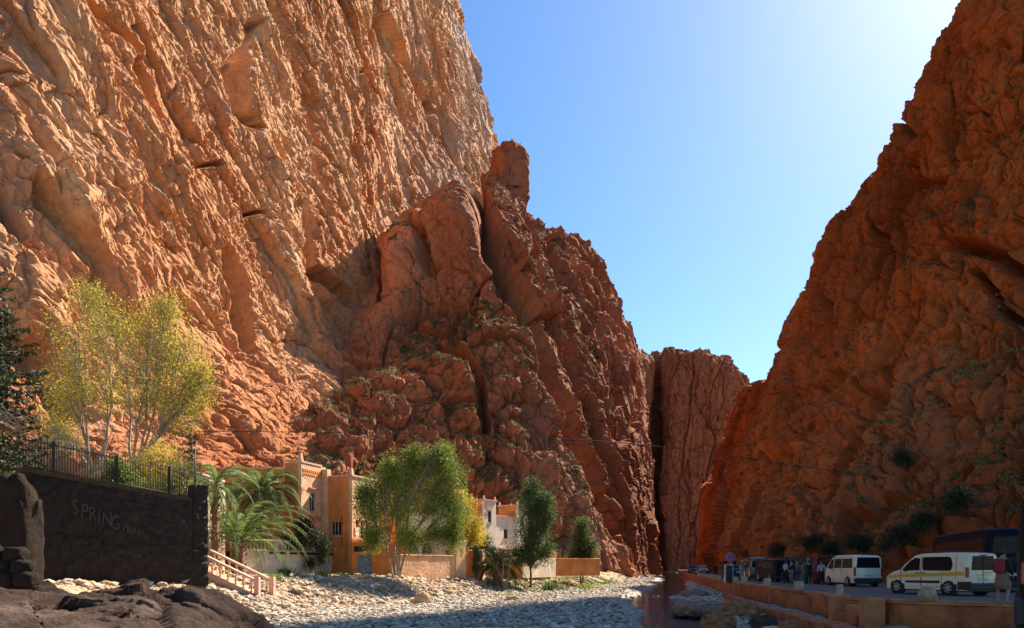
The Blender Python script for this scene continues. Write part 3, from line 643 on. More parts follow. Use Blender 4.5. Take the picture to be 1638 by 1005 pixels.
def window(parent, x, z, w, h, loc=(0, 0, 0), rz=0.0, bars=1, grille=False, fr=None, shutter=False):
    """frame > pane (glass), set back in the wall; local coordinates of the facade"""
    f = MB(); t = .07
    for (c, d) in (((x+t/2, .12, z+h/2), (t, .07, h)), ((x+w-t/2, .12, z+h/2), (t, .07, h)), ((x+w/2, .12, z+t/2), (w-2*t, .07, t)), ((x+w/2, .12, z+h-t/2), (w-2*t, .07, t))): f.box(c, d)
    for k in range(bars): f.box((x+w*(k+1)/(bars+1), .125, z+h/2), (.05, .05, h-2*t))
    o = f.build('window', fr or m_fr, parent, loc); o.rotation_euler = (0, 0, rz)
    MB().box((x+w/2, .17, z+h/2), (w-.02, .02, h-.02)).build('pane', m_gl, o)
    s = MB().box((x+w/2, .03, z-.05), (w+.24, .26, .10)).build('sill', m_tr, o)
    if grille:
        g = MB()
        for k in range(5): g.box((x+w*(k+.5)/5, .03, z+h/2), (.022, .022, h))
        for k in range(4): g.box((x+w/2, .055, z+h*(k+.5)/4), (w, .022, .022))
        g.build('grille', m_ir, o)
    return o
def house_root(X, D, zb, rz, label, cat='house', name='house'):
    x = (X-CX)/F*D; return empty(name, (x, D, zb), rz, label, cat)
def shell(root, w, d, h, front_holes, side_holes, mf, ms, th=.3, name='wall'):
    """four walls: front along local x at y=0, left side along y at x=0 (seen from the camera)"""
    wall_panel(name, w, h, th, front_holes, mf, root, (0, 0, 0))
    o = wall_panel(name, d-th, h, th, side_holes, ms, root, (.0, d, 0), -math.pi/2)
    MB().box((w-th/2, (d+th)/2+.002, h/2), (th, d-th-.01, h)).build(name, ms, root)
    MB().box((w/2, d-th/2+.004, h/2), (w-2*th-.02, th, h-.01)).build(name, ms, root)
    MB().box((w/2, d/2+.05, h-.32), (w-2*th-.02, d-2*th-.02, .14)).build('roof', ms, root)
# --- three-storey tower
zb = -.5
t1 = house_root(482, 58, zb, R(72), 'tall orange clay tower house with carved frieze and two windows above the balustrade')
H = 8.75
shell(t1, 3.5, 1.5, H, [(1.15, 5.0, 2.0, 6.5), (1.15, 2.55, 2.0, 4.0)], [], m_pe, m_or)  # peach sunlit front, orange shaded side: light and shade put into the colour
for z_ in (5.0, 2.55): window(t1, 1.15, z_, .85, 1.5 if z_ == 5.0 else 1.45, grille=False)
g = MB()
for k in range(9): g.box((.30+k*.29, -.02, H-.55), (.17, .06, .17)).box((.44+k*.29, -.02, H-.85), (.12, .06, .12))
g.box((1.5, .01, H-.70), (2.7, .06, .5)); g.build('frieze', m_or, t1)
g = MB()
for k in range(6): g.box((.45+k*.42, -.04, 4.55-.12*(k % 2)), (.24, .1, .34))
g.build('brick_ornament', m_or, t1)
MB().box((1.58, -.06, 6.85), (1.15, .16, .10)).build('lintel', m_or, t1)
MB().box((1.58, -.06, 4.25), (1.15, .16, .08)).build('lintel', m_or, t1)
MB().box((3.15, -.27, H/2-.1), (.62, .52, H-.2), bev=.03).build('pilaster', m_pe, t1)
MB().box((1.4, .15, H+.07), (2.9, .42, .14)).box((.15, .8, H+.17), (.42, 1.2, .12)).build('parapet', m_tr, t1)
MB().box((.2, .2, H+.45), (.36, .36, .62), taper=.5).build('corner_horn', m_pe, t1)
# --- wide orange house behind the palms
h2 = house_root(338, 66, -.4, R(4), 'wide plain orange house behind the palm trees, left of the tall tower')
shell(h2, 8.2, 4, 9.2, [(1.6, 3.0, 2.5, 4.3), (4.9, 5.8, 5.8, 7.2), (1.6, 6.0, 2.5, 7.3), (6.4, 2.4, 7.4, 4.6), (6.5, 6.0, 7.3, 7.3)], [], m_or, m_or)
window(h2, 1.6, 3.0, .9, 1.3); window(h2, 4.9, 5.8, .9, 1.4, grille=True); window(h2, 1.6, 6.0, .9, 1.3, grille=True); window(h2, 6.4, 2.4, 1.0, 2.2); window(h2, 6.5, 6.0, .8, 1.3)
MB().box((4.1, .12, 9.28), (8.3, .5, .16)).build('parapet', m_tr, h2)
# --- second tower with balcony
t2 = house_root(563, 60, -.5, R(68), 'orange house with recessed balcony between the tall tower and the big green tree')
shell(t2, 4.0, 2.4, 7.9, [(.55, 2.9, 2.6, 4.4)], [(.35, 3.1, 1.35, 4.3)], m_pe, m_or)  # front coloured peach as sunlit, left side coloured orange as shaded
window(t2, .35, 3.1, 1.0, 1.2, loc=(0, 2.4, 0), rz=-math.pi/2, bars=2)
g = MB(); g.box((1.25, .15, 3.65), (.16, .2, 1.5)).box((1.95, .15, 3.65), (.16, .2, 1.5)); g.build('balcony_post', m_pe, t2)
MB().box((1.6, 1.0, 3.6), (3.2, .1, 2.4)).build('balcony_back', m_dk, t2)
MB().box((.65, -.04, 3.35), (.5, .05, .9)).build('shutter', m_wh, t2)
MB().box((1.3, -.06, 2.84), (2.9, .2, .12)).build('ledge', m_tr, t2); MB().box((2.0, 1.2, 7.97), (4.2, 2.6, .14)).build('parapet', m_tr, t2)
MB().box((.2, .2, 8.3), (.36, .36, .6), taper=.5).build('corner_horn', m_pe, t2)
# --- low orange outhouse with the blue door
t3 = house_root(562, 58.6, -.75, R(14), 'low orange outbuilding with blue metal door under the big green tree', 'outbuilding', 'outbuilding')
wall_panel('wall', 4.7, 2.75, .3, [(.45, .0, 1.6, 1.75), (.2, 2.0, 1.3, 2.45)], m_or, t3, (0, 0, 0))
MB().box((.15, 1.8, 1.37), (.3, 2.9, 2.74)).build('wall', m_or, t3); MB().box((4.55, 1.8, 1.37), (.3, 2.9, 2.74)).build('wall', m_pe, t3)
MB().box((2.35, 1.75, 2.66), (4.1, 2.9, .16)).build('roof', m_or, t3); MB().box((2.35, 3.1, 1.25), (4.1, .2, 2.5)).build('wall', m_or, t3)
d_ = MB().box((1.025, .12, .86), (1.13, .06, 1.72)).build('door', m_bl, t3)
for z_ in (.3, .9, 1.5): MB().box((1.025, .075, z_), (1.1, .03, .06)).build('door_brace', m_bl, d_)
MB().box((.75, .25, 2.22), (1.1, .05, .45)).build('vent', m_dk, t3)
# --- boundary walls
def simple_wall(X0, D0, X1, D1, zt, zb, th, mt, label, cap=None, name='garden_wall'):
    a = G(X0, D0, zb); b = G(X1, D1, zb); L = (b-a).length; rz = math.atan2(b.y-a.y, b.x-a.x)
    r = empty(name, a, rz, label, 'wall')
    n = max(6, int(L/.25)); xs = np.linspace(0, L, n); prof = [(0, 0), (0, (zt-zb)*.33), (0, (zt-zb)*.66), (.0, zt-zb-.05), (.05, zt-zb), (th-.05, zt-zb), (th, zt-zb-.05), (th, 0)]
    V = np.array([[(x, y, z) for (y, z) in prof] for x in xs], np.float32); q = V.reshape(-1, 3)+np.array([X0, D0, 0], np.float32)
    h = fbm(q/1.0, 3).reshape(n, len(prof))*.035; V[:, 1:4, 1] += h[:, 1:4]; V[:, 3:7, 2] += fbm(q/1.4+3, 2).reshape(n, len(prof))[:, 4:5]*.04
    o = grid_mesh('wall_body', V.reshape(-1, 3), n, len(prof), mt, False, r, closed=True)
    me = o.data; bm = bmesh.new(); bm.from_mesh(me); bmesh.ops.holes_fill(bm, edges=bm.edges, sides=12); bmesh.ops.recalc_face_normals(bm, faces=bm.faces); bm.to_mesh(me); bm.free()
    if cap: MB().box((L/2, th/2, zt-zb+.03), (L+.1, th+.12, .09), bev=.02).build('coping', cap, r)
    return r
pw = simple_wall(636, 55.5, 728, 61.5, .92, -1.05, .35, m_pe, 'long smooth peach plaster wall on the bank right of the big green tree', m_pe)
pl = house_root(730, 61.5, -1.05, R(58), 'pale tapered gate pillar with a dark slot at the end of the peach wall', 'gate pillar', 'gate_pillar')
wall_panel('pillar_body', 1.35, 3.2, .6, [(.6, 1.9, .85, 2.7)], m_pe, pl, (0, 0, 0)); MB().box((.72, .40, 2.3), (.5, .1, 1.0)).build('slot_back', m_dk, pl); MB().box((.67, .3, 3.26), (1.45, .7, .12)).build('coping', m_cr, pl)
ow = simple_wall(749, 64.5, 771, 65.6, 1.55, -1.05, .3, m_or, 'plain wall panel, shaded face coloured bright orange, with horned corners right of the gate pillar')  # deep orange carries the shade of a face turned from the sun
MB().box((.1, .15, 2.72), (.24, .26, .3), taper=.5).box((1.1, .15, 2.72), (.24, .26, .3), taper=.5).build('corner_horn', m_or, ow)
ow2 = simple_wall(771.5, 65.6, 776, 68.6, 1.6, -1.05, .3, m_pe, 'short end return of the orange wall, coloured pale as sunlit')  # paler copy of the wall colour stands for sunlight
w3 = simple_wall(780, 69, 836, 71, .85, -1.1, .3, m_or, 'low shaded orange wall behind the small bare tree')  # orange here stands for shade; the next stretch is cream for sunlight
w4 = simple_wall(836.5, 71, 889, 77.5, .95, -1.0, .3, m_cr, 'low cream sunlit wall behind the trunk of the dark green tree')
w5 = simple_wall(889.5, 79, 960, 82, 1.0, -.9, .3, m_or, 'low orange wall farthest to the right behind the slim green tree')
w6 = simple_wall(800, 78, 838, 80, 2.0, -.8, .3, m_pe, 'pinkish garden wall standing back under the white house')
w7 = simple_wall(862, 80, 890, 86, 1.9, -.8, .3, m_or, 'narrow orange wall standing back behind the low cream wall')
# --- arcade house half hidden by the big tree
ar = house_root(646, 62.5, -.6, R(30), 'cream house with two pointed arches half hidden by the big green tree')
def arch_pts(cx_, w, h, n=7):
    pts = [(cx_-w/2, 0)]; hs = h*.55
    for k in range(n+1):
        a = k/n; pts.append((cx_-w/2+w/2*(1-math.cos(a*math.pi/2)), hs+(h-hs)*math.sin(a*math.pi/2)**.9))
    for k in range(n-1, -1, -1):
        a = k/n; pts.append((cx_+w/2-w/2*(1-math.cos(a*math.pi/2)), hs+(h-hs)*math.sin(a*math.pi/2)**.9))
    pts.append((cx_+w/2, 0)); return pts
def arch_wall(root, w, h, centers, aw, ah, z0, th, mt):
    m_ = MB(); edges = [0]+[c for c in centers]+[w]
    segs = []; x = 0
    for c in centers:
        pts = [(p, q+z0) for p, q in arch_pts(c, aw, ah)]; x1 = c+aw/2+(.16 if c != centers[-1] else w-(c+aw/2))
        half = len(pts)//2
        m_.ext([(x, z0)]+pts[:half+1]+[(c, h), (x, h)], 0, th); m_.ext([pts[half], *pts[half+1:], (x1, z0), (x1, h), (c, h)], 0, th); x = x1
    m_.ext([(0, 0), (w, 0), (w, z0-.002), (0, z0-.002)], 0, th); return m_.build('wall', mt, root)
arch_wall(ar, 3.9, 5.2, [.85, 2.15], 1.0, 1.35, 1.35, .3, m_cr)
for c in (.85, 2.15):
    g = MB()
    for k in range(7): g.box((c-.42+k*.14, .1, 1.95), (.02, .02, 1.2))
    for k in range(4): g.box((c, .12, 1.5+k*.3), (.95, .02, .02))
    g.build('grille', m_wh, ar)
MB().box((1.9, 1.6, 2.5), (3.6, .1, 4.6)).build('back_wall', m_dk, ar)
MB().box((.15, 1.7, 2.6), (.3, 2.75, 5.2)).build('wall', m_or, ar); MB().box((3.75, 1.7, 2.6), (.3, 2.75, 5.19)).build('wall', m_cr, ar); MB().box((1.95, 1.7, 5.1), (3.3, 2.75, .2)).build('roof', m_cr, ar)
# --- small domed lantern
dm = empty('domed_shrine', G(716, 66, -.8), R(20), 'small white domed lantern on an orange block left of the gate pillar', 'shrine')
MB().box((0, 0, 1.1), (2.1, 1.6, 2.2)).box((-.9, -.5, 2.45), (1.6, .9, .3)).build('base', m_or, dm)
MB().lathe((.35, 0, 2.2), [(.62, 0), (.62, .35), (.7, .37), (.7, .45), (.58, .47), (.56, .75), (.48, .98), (.32, 1.15), (.1, 1.25), (.03, 1.32), (.03, 1.5)], 18).build('dome', m_wh, dm)
for k in range(8): q = k*math.pi/4; MB().box((.35+.61*math.cos(q), .61*math.sin(q), 2.38), (.1, .1, .22), rz=q).build('opening', m_dk, dm)
# --- white house with two turrets
wh = house_root(775, 88, -.6, R(58), 'white house with two turrets, shaded sides coloured orange, standing behind the small palm')
wall_panel('wall', 14, 6.9, .3, [(3.6, 4.2, 4.5, 5.4)], m_wh, wh, (1.2, .35, 0)); window(wh, 3.6, 4.2, .9, 1.2, loc=(1.2, .35, 0), grille=True)
MB().box((.15+.6, 3.2, 3.4), (.3, 5.4, 6.8)).build('wall', m_or, wh)  # orange imitates the shade on this side of the white house
MB().box((8.2, .42, 6.98), (14, .5, .16)).build('parapet', m_tr, wh); MB().box((8, 3.2, 6.7), (13.5, 5, .16)).build('roof', m_tr, wh)
for (x0, y0, ww, dd, hh) in ((-.1, 0, 2.6, 1.9, 8.6), (7.6, .05, 3.0, 2.9, 8.5)):
    tw = wall_panel('turret', ww, hh, .25, [(.85, hh-2.6, 1.6, hh-1.2)], m_wh, wh, (x0, y0, 0))
    MB().box((.125, dd/2+.13, hh/2), (.25, dd-.25, hh-.004)).build('turret_side', m_or, tw); MB().box((ww-.125, dd/2+.13, hh/2), (.25, dd-.25, hh-.004)).build('turret_side', m_wh, tw)  # left side painted orange for shade, right side kept white
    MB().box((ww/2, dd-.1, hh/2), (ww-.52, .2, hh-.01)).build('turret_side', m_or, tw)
    window(tw, .85, hh-2.6, .75, 1.4, grille=True)
    MB().box((1.22, -.08, hh-1.02), (1.1, .18, .12)).build('lintel', m_tr, tw)
    MB().box((ww/2, dd/2, hh+.08), (ww+.3, dd+.3, .16)).build('parapet', m_tr, tw)
    for (a, b) in ((.1, .1), (ww-.1, .1), (.1, dd-.1), (ww-.1, dd-.1)): MB().box((a, b, hh+.38), (.26, .26, .46), taper=.35).build('corner_horn', m_tr, tw)
# --- balustrades
m_ba = mat('old concrete balusters', (.60, .44, .33), .9, bump=.015, bscale=10, var=.3, vscale=2)
def baluster_mb(h=.62, r=.075): return MB().lathe((0, 0, 0), [(r*1.1, 0), (r*1.1, .05), (r*.5, .09), (r, h*.32), (r*.8, h*.5), (r*.38, h*.72), (r*.75, h*.84), (r*1.1, h*.88), (r*1.1, h)], 8)
BAL = None
def balusters(root, pts):
    global BAL
    for p in pts:
        if BAL is None: o = baluster_mb().build('baluster', m_ba); BAL = o; COL.objects.unlink(o) if False else None
        else: o = BAL.copy(); COL.objects.link(o)
        o.parent = root; o.location = p
tw_ = empty('terrace_wall', G(374, 52, -.9), math.atan2(10.5, 5.75), 'cream terrace retaining wall with a long row of balusters between palm and blue door', 'terrace wall')
L_ = math.hypot(10.5, 5.75)
V = np.array([[(x, y, z) for (y, z) in ((0, -.4), (0, .5), (0, 1.2), (0, 2.1), (.35, 2.1), (.35, -.4))] for x in np.linspace(0, L_, 50)], np.float32)
V[:, 1:4, 1] += fbm(V.reshape(-1, 3)/1.3, 3).reshape(50, 6)[:, 1:4]*.10
grid_mesh('wall_body', V.reshape(-1, 3), 50, 6, m_cr, False, tw_, closed=True)
MB().box((L_/2, .12, 2.16), (L_, .42, .1)).build('base_rail', m_ba, tw_); MB().box((L_/2, .12, 2.9), (L_+.1, .34, .13), bev=.02).build('top_rail', m_cr, tw_)
balusters(tw_, [(.2+k*.34, .12, 2.21) for k in range(int((L_-.3)/.34))])
for x_ in (0, 3.9, 7.9, L_): MB().box((x_, .12, 2.55), (.3, .36, .86), bev=.02).build('pier', m_cr, tw_)
# terrace floor (planted court behind the balustrade)
MB().ext([(-19.2, 52.8), (-13.5, 62.6), (-14, 70), (-30, 70), (-26, 52)], 1.0, 1.17, 'XY').build('terrace', m_cp); bpy.data.objects['terrace']['kind'] = 'structure'
# --- stairs
sr = empty('garden_stairs', (-17.0, 39.2, 0), R(-6), 'pinkish garden stair with sloping balustrades at the end of the painted wall', 'stairs')
nst = 8
for k in range(nst):
    m_ = MB().box((.45+k*.40, .9, .05-.2*k-.8), (.41, 1.7, 1.6)); m_.build('step', m_pe, sr)
m_pk = mat('pink concrete', (.62, .34, .24), .9, bump=.015, bscale=8, var=.25, vscale=2)
for yy_ in (0, 1.85):
    a = Vector((.1, yy_, .15)); b = Vector((3.55, yy_, -1.45)); dl = b-a
    for (dz, nm, wd, hh) in ((.0, 'base_rail', .26, .14), (.78, 'top_rail', .24, .12)):
        vs = [];
        for pt in (a, b):
            for (dy, dz2) in ((-wd/2, -hh/2), (wd/2, -hh/2), (wd/2, hh/2), (-wd/2, hh/2)): vs.append(pt+Vector((0, dy, dz+dz2)))
        MB().add(vs, [[3, 2, 1, 0], [4, 5, 6, 7], [0, 1, 5, 4], [1, 2, 6, 5], [2, 3, 7, 6], [3, 0, 4, 7]]).build(nm, m_pk, sr)
    balusters(sr, [tuple(a+dl*((k+.5)/8)+Vector((0, 0, .07))) for k in range(8)])
    MB().box((b.x+.1, yy_, b.z+.3), (.26, .28, 1.25), bev=.02).build('newel_post', m_pk, sr)
    MB().ext([(0, -1.3), (3.6, -1.7), (3.6, -1.5), (0, .12)], yy_-.1, yy_+.1).build('string_wall', m_pe, sr)
# --- cream terrace house behind the painted wall end
ch = empty('terrace_house', (-19.4, 43.6, -.9), math.atan2(7.2, -.3), 'cream house end with lattice roof parapet behind the painted wall', 'house')
wall_panel('wall', 7.2, 6.1, .3, [(3.3, 1.0, 4.2, 3.1)], m_cr, ch, (0, 0, 0)); window(ch, 3.3, 1.0, .9, 2.1, loc=(0, 0, 0))
MB().box((.15, 2.3, 3.05), (.3, 4.0, 6.09)).build('wall', m_cr, ch); MB().box((7.05, 2.3, 3.05), (.3, 4.0, 6.09)).build('wall', m_or, ch); MB().box((3.6, 4.2, 3.0), (6.6, .2, 6.0)).build('wall', m_cr, ch)
MB().box((3.6, 2.3, 5.95), (6.6, 3.7, .15)).build('roof', m_cr, ch)
g = MB(); g.box((3.6, .15, 6.16), (7.3, .25, .08)).box((3.6, .15, 6.82), (7.3, .25, .1))
for k in range(24):
    x0 = .05+k*.3
    for sg in (1, -1):
        a0 = Vector((x0 if sg > 0 else x0+.3, .15, 6.2)); b0 = Vector((x0+.3 if sg > 0 else x0, .15, 6.78)); g.tube([a0, b0], .035, 4)
g.build('lattice', m_ba, ch)
# --- the dark wall with the painted words, railing on top
A0 = Vector((-19.9, 30.2)); B0 = Vector((-14.75, 35.8)); zt0, zt1 = 3.75, 3.35
Lw = (B0-A0).length; rzw = math.atan2(B0.y-A0.y, B0.x-A0.x)
sw = empty('painted_wall', (A0.x, A0.y, -2.2), rzw, 'high dark masonry wall in shade with SPRING Water painted on it', 'wall')
n = 90; xs = np.linspace(0, Lw, n); nz = 40; V = np.zeros((n, nz+2, 3), np.float32)
tops = np.where(xs > Lw-.75, 6.15, np.interp(xs, [0, Lw-.7], [6.15, 5.35]))
for j in range(nz): V[:, j, 0] = xs; V[:, j, 2] = tops*j/(nz-1); V[:, j, 1] = 0
V[:, nz, 0] = xs; V[:, nz, 1] = .55; V[:, nz, 2] = tops; V[:, nz+1, 0] = xs; V[:, nz+1, 1] = .55
q = V.reshape(-1, 3); f1, f2, cc = worley((q*np.array([1/.55, 1, 1/.3], np.float32))); hh = (.10*sstep(0, .2, f2-f1)+.07*cc+.12*fbm(q/1.2, 3)).reshape(n, nz+2)
V[:, :nz, 1] -= hh[:, :nz]*.8
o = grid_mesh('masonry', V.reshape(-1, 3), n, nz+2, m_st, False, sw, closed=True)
bm = bmesh.new(); bm.from_mesh(o.data); bmesh.ops.holes_fill(bm, edges=bm.edges, sides=200); bmesh.ops.recalc_face_normals(bm, faces=bm.faces); bm.to_mesh(o.data); bm.free()
a = Vector((-.1, .27, 6.2)); b = Vector((Lw-.8, .27, 5.4))
vs = []
for pt in (a, b):
    for (dy, dz) in ((-.42, -.09), (.36, -.09), (.36, .1), (-.42, .1)): vs.append(pt+Vector((0, dy, dz)))
MB().add(vs, [[3, 2, 1, 0], [4, 5, 6, 7], [0, 1, 5, 4], [1, 2, 6, 5], [2, 3, 7, 6], [3, 0, 4, 7]]).build('coping', m_cp, sw)
def text(body, size, loc, mt, parent, rot=(R(90), 0, 0), name='lettering', th=.006, sx=1.0):
    cu = bpy.data.curves.new(name, 'FONT'); cu.body = body; cu.size = size; cu.extrude = th; cu.space_character = 1.08; cu.resolution_u = 3
    to = bpy.data.objects.new('t', cu); COL.objects.link(to); bpy.context.view_layer.update()
    me = bpy.data.meshes.new_from_object(to.evaluated_get(bpy.context.evaluated_depsgraph_get())); bpy.data.objects.remove(to)
    me.materials.clear(); me.materials.append(mt); o = bpy.data.objects.new(name, me); COL.objects.link(o); o.parent = parent; o.location = loc; o.rotation_euler = rot; o.scale = (sx, 1, 1); return o
def on_wall(X, z):      # local x on the painted wall for a picture column
    dx, dy = (B0-A0)/Lw; k = (X-CX)/F; return (k*A0.y-A0.x)/(dx-k*dy)
for (ch_, X_, z_, a_) in zip('SPRING', (112, 124.5, 138, 151, 158.5, 172.5), (4.42, 4.30, 4.19, 4.08, 4.00, 3.88), (-3, 4, -2, 5, 1, 3)):
    text(ch_, .92, (on_wall(X_, 0), -.27, z_), m_pt, sw, rot=(R(90), R(a_), 0), sx=.62)
for (ch_, X_, z_, a_) in zip('Water', (190, 201.5, 209, 215.5, 223), (3.80, 3.74, 3.70, 3.64, 3.60), (4, -3, 2, 5, -2)):
    text(ch_, .60, (on_wall(X_, 0), -.27, z_), m_pt, sw, rot=(R(90), R(a_), 0), sx=.62)
# railing
rl_ = empty('iron_railing', (A0.x, A0.y, 3.98), rzw, 'thin black iron railing with close bars on top of the painted wall', 'railing')
g = MB(); nb = 62
sl = lambda x: -.8*x/(Lw-.7)
for k in range(nb):
    x = (Lw-.9)*k/(nb-1); g.tube([(x, .25, sl(x)+.05), (x, .25, sl(x)+1.48+(.12 if k % 2 else 0))], .014, 4)
g.build('bars', m_ir, rl_)
for hgt in (.2, 1.3): MB().tube([(0, .25, hgt), (Lw-.9, .25, hgt+sl(Lw-.9))], .022, 5).build('rail', m_ir, rl_)
for x in (1.1, 3.6, 5.9): MB().box((x, .25, sl(x)+.72), (.09, .09, 1.45)).build('post', m_ir, rl_)
# sloping end wall with lattice
ew = empty('lattice_screen', (B0.x-.4, B0.y, 3.2), math.atan2(4, -2.6), 'dark sloping lattice parapet leading back from the end of the painted wall', 'screen')
g = MB()
for k in range(12):
    x0 = k*.36; z0 = .05-.04*k
    g.tube([(x0, 0, z0), (x0+.36, 0, z0+.6)], .04, 4); g.tube([(x0+.36, 0, z0), (x0, 0, z0+.6)], .04, 4)
g.build('lattice', m_cp, ew); MB().tube([(0, 0, .68), (4.4, 0, .2)], .07, 5).build('top_rail', m_cp, ew); MB().tube([(0, 0, .03), (4.4, 0, -.45)], .07, 5).build('bottom_rail', m_cp, ew)
MB().tube([(.45, .1, 0), (.45, .1, 2.6)], .035, 6).build('lamp_pole', m_ir, ew)
# --- dark hut with green grille at the left edge
ht = empty('gate_hut', (-20.6, 27.4, -1.5), R(18), 'dark clay gate hut with green iron grille and brushwood roof at the left edge', 'hut')
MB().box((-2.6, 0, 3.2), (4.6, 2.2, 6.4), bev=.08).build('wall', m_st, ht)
g = MB()
for k in range(9): g.tube([(-.28+k*.14, -.9, 5.2), (-.28+k*.14, -.9, 6.95)], .02, 4)
g.tube([(-.32, -.9, 5.2), (.9, -.9, 5.2)], .03, 4).tube([(-.32, -.9, 6.9), (.9, -.9, 6.9)], .03, 4).tube([(-.32, -.9, 6.3), (.9, -.9, 6.3)], .03, 4)
g.build('grille', m_gi, ht)
MB().box((.35, .5, 2.5), (1.5, 1.6, 5.1), bev=.1).build('gate_pier', m_st, ht)
g = MB(); rr = random.Random(4)
for k in range(150):
    x = rr.uniform(-4.6, 1.5); y = rr.uniform(-1.6, 1.4); a = rr.uniform(-.5, .5); l = rr.uniform(.5, 1.4)
    g.tube([(x, y, 7.0+rr.uniform(-.1, .25)), (x+l*math.cos(a)*.7, y+l*math.sin(a), 7.05+rr.uniform(-.3, .4)), (x+l*math.cos(a)*1.3, y+l*math.sin(a)*1.2, 6.9+rr.uniform(-.5, .45))], [.03, .022, .008], 4)
g.build('brushwood_roof', m_wd, ht); MB().box((-1.6, 0, 6.95), (6.2, 2.8, .12)).build('roof_deck', m_wd, ht)
o = blob_rock('boulder', (-17.4, 26.0, .35), (1.5, 1.3, 5.6), m_blk, 21, 60, 70, .10, p=3.0); tag(o, 'tall rounded brown rock slab leaning at the left end of the painted wall', 'boulder')
sx_ = np.random.RandomState(3)
for k in range(9):
    px, py = -12.5-.55*(k % 3)-.2*(k//3)-sx_.uniform(0, .1), 19.1+.12*(k//3)
    o = blob_rock('boulder', (px, py, -.35+.33*(k // 3)+sx_.uniform(0, .05)), (.55, .5, .42), m_blk, 30+k, 24, 16, .15); tag(o, 'dark grey stone, %s row of the heap at the left edge, %s' % (('bottom', 'middle', 'top')[k//3], ('left one', 'centre one', 'right one')[2-k % 3]), 'stone', 'heap of dark stones at the left edge')
o = blob_rock('boulder', (-13.6, 19.6, -1.35), (3.6, 1.6, 2.0), m_blk, 41, 40, 30, .15); tag(o, 'broad dark rock shelf under the heap of dark stones', 'boulder')
# ------------------------------------------------ trees and plants
def leaf_mat(name, cols, tr=.38): return island_mat(name, cols, rough=.65, trans=tr, spec=.25)
ml_big = leaf_mat('willowy green leaves', [(.07, .10, .016), (.13, .17, .028), (.21, .25, .04), (.30, .32, .07)])
ml_dkg = leaf_mat('dark green leaves', [(.04, .07, .02), (.075, .11, .03), (.13, .16, .05)])
ml_yel = leaf_mat('yellowing leaves', [(.28, .24, .03), (.42, .36, .05), (.52, .40, .06), (.32, .31, .06)], .45)
ml_gold = leaf_mat('golden leaves', [(.40, .32, .03), (.52, .42, .05), (.46, .32, .03)], .45)
ml_grey = leaf_mat('grey green leaves', [(.16, .17, .09), (.26, .26, .16), (.34, .32, .22)], .3)
ml_con = leaf_mat('conifer needles', [(.018, .028, .010), (.032, .046, .016), (.05, .06, .022)], .15)
ml_palm = leaf_mat('palm leaflets', [(.08, .13, .03), (.14, .20, .05), (.22, .27, .09)], .35)
ml_dry = leaf_mat('dry palm leaflets', [(.25, .18, .09), (.34, .25, .13)], .2)
ml_scr = leaf_mat('scrub leaves', [(.05, .07, .02), (.09, .11, .035), (.15, .15, .05), (.20, .17, .07)], .2)
ml_gras = leaf_mat('bank grass', [(.10, .15, .03), (.17, .22, .05), (.26, .27, .08)], .35)
mb_pale = mat('pale bark', (.30, .23, .16), .9, bump=.02, bscale=12, var=.35, vscale=3)
mb_brn = mat('brown bark', (.13, .085, .05), .95, bump=.03, bscale=10, var=.4, vscale=3)
mb_palm = mat('fibrous palm bark', (.22, .12, .06), .95, bump=.06, bscale=14, var=.5, vscale=6)
def leaves_mesh(name, C, size, m, parent, seed=1, asp=.38, droop=0.0, up=0.0):
    """one small bent blade per point"""
    r = np.random.RandomState(seed); N = len(C)
    a = r.normal(size=(N, 3)); a[:, 2] -= droop; a[:, 2] += up; a /= np.linalg.norm(a, axis=1, keepdims=True)
    b = np.cross(a, r.normal(size=(N, 3))); b /= np.linalg.norm(b, axis=1, keepdims=True)
    s = size*r.uniform(.55, 1.35, (N, 1)); a = a*s; b = b*s*asp
    V = np.stack([C-a*.5, C+b*.5, C+a*.5, C-b*.5], 1).reshape(-1, 3)
    Fc = np.arange(N*4).reshape(N, 4); return raw_mesh(name, V, Fc, m, False, parent)
def limb(p0, p1, r0, r1, rnd, n=5, sag=.1):
    pts = []; L = (p1-p0).length
    off = Vector((rnd.uniform(-1, 1), rnd.uniform(-1, 1), rnd.uniform(-.3, .6)))*L*sag
    for k in range(n):
        t = k/(n-1); pts.append(p0.lerp(p1, t)+off*math.sin(t*math.pi)+Vector((rnd.uniform(-1, 1), rnd.uniform(-1, 1), 0))*L*.015)
    return pts, [r0+(r1-r0)*(k/(n-1))**.8 for k in range(n)]
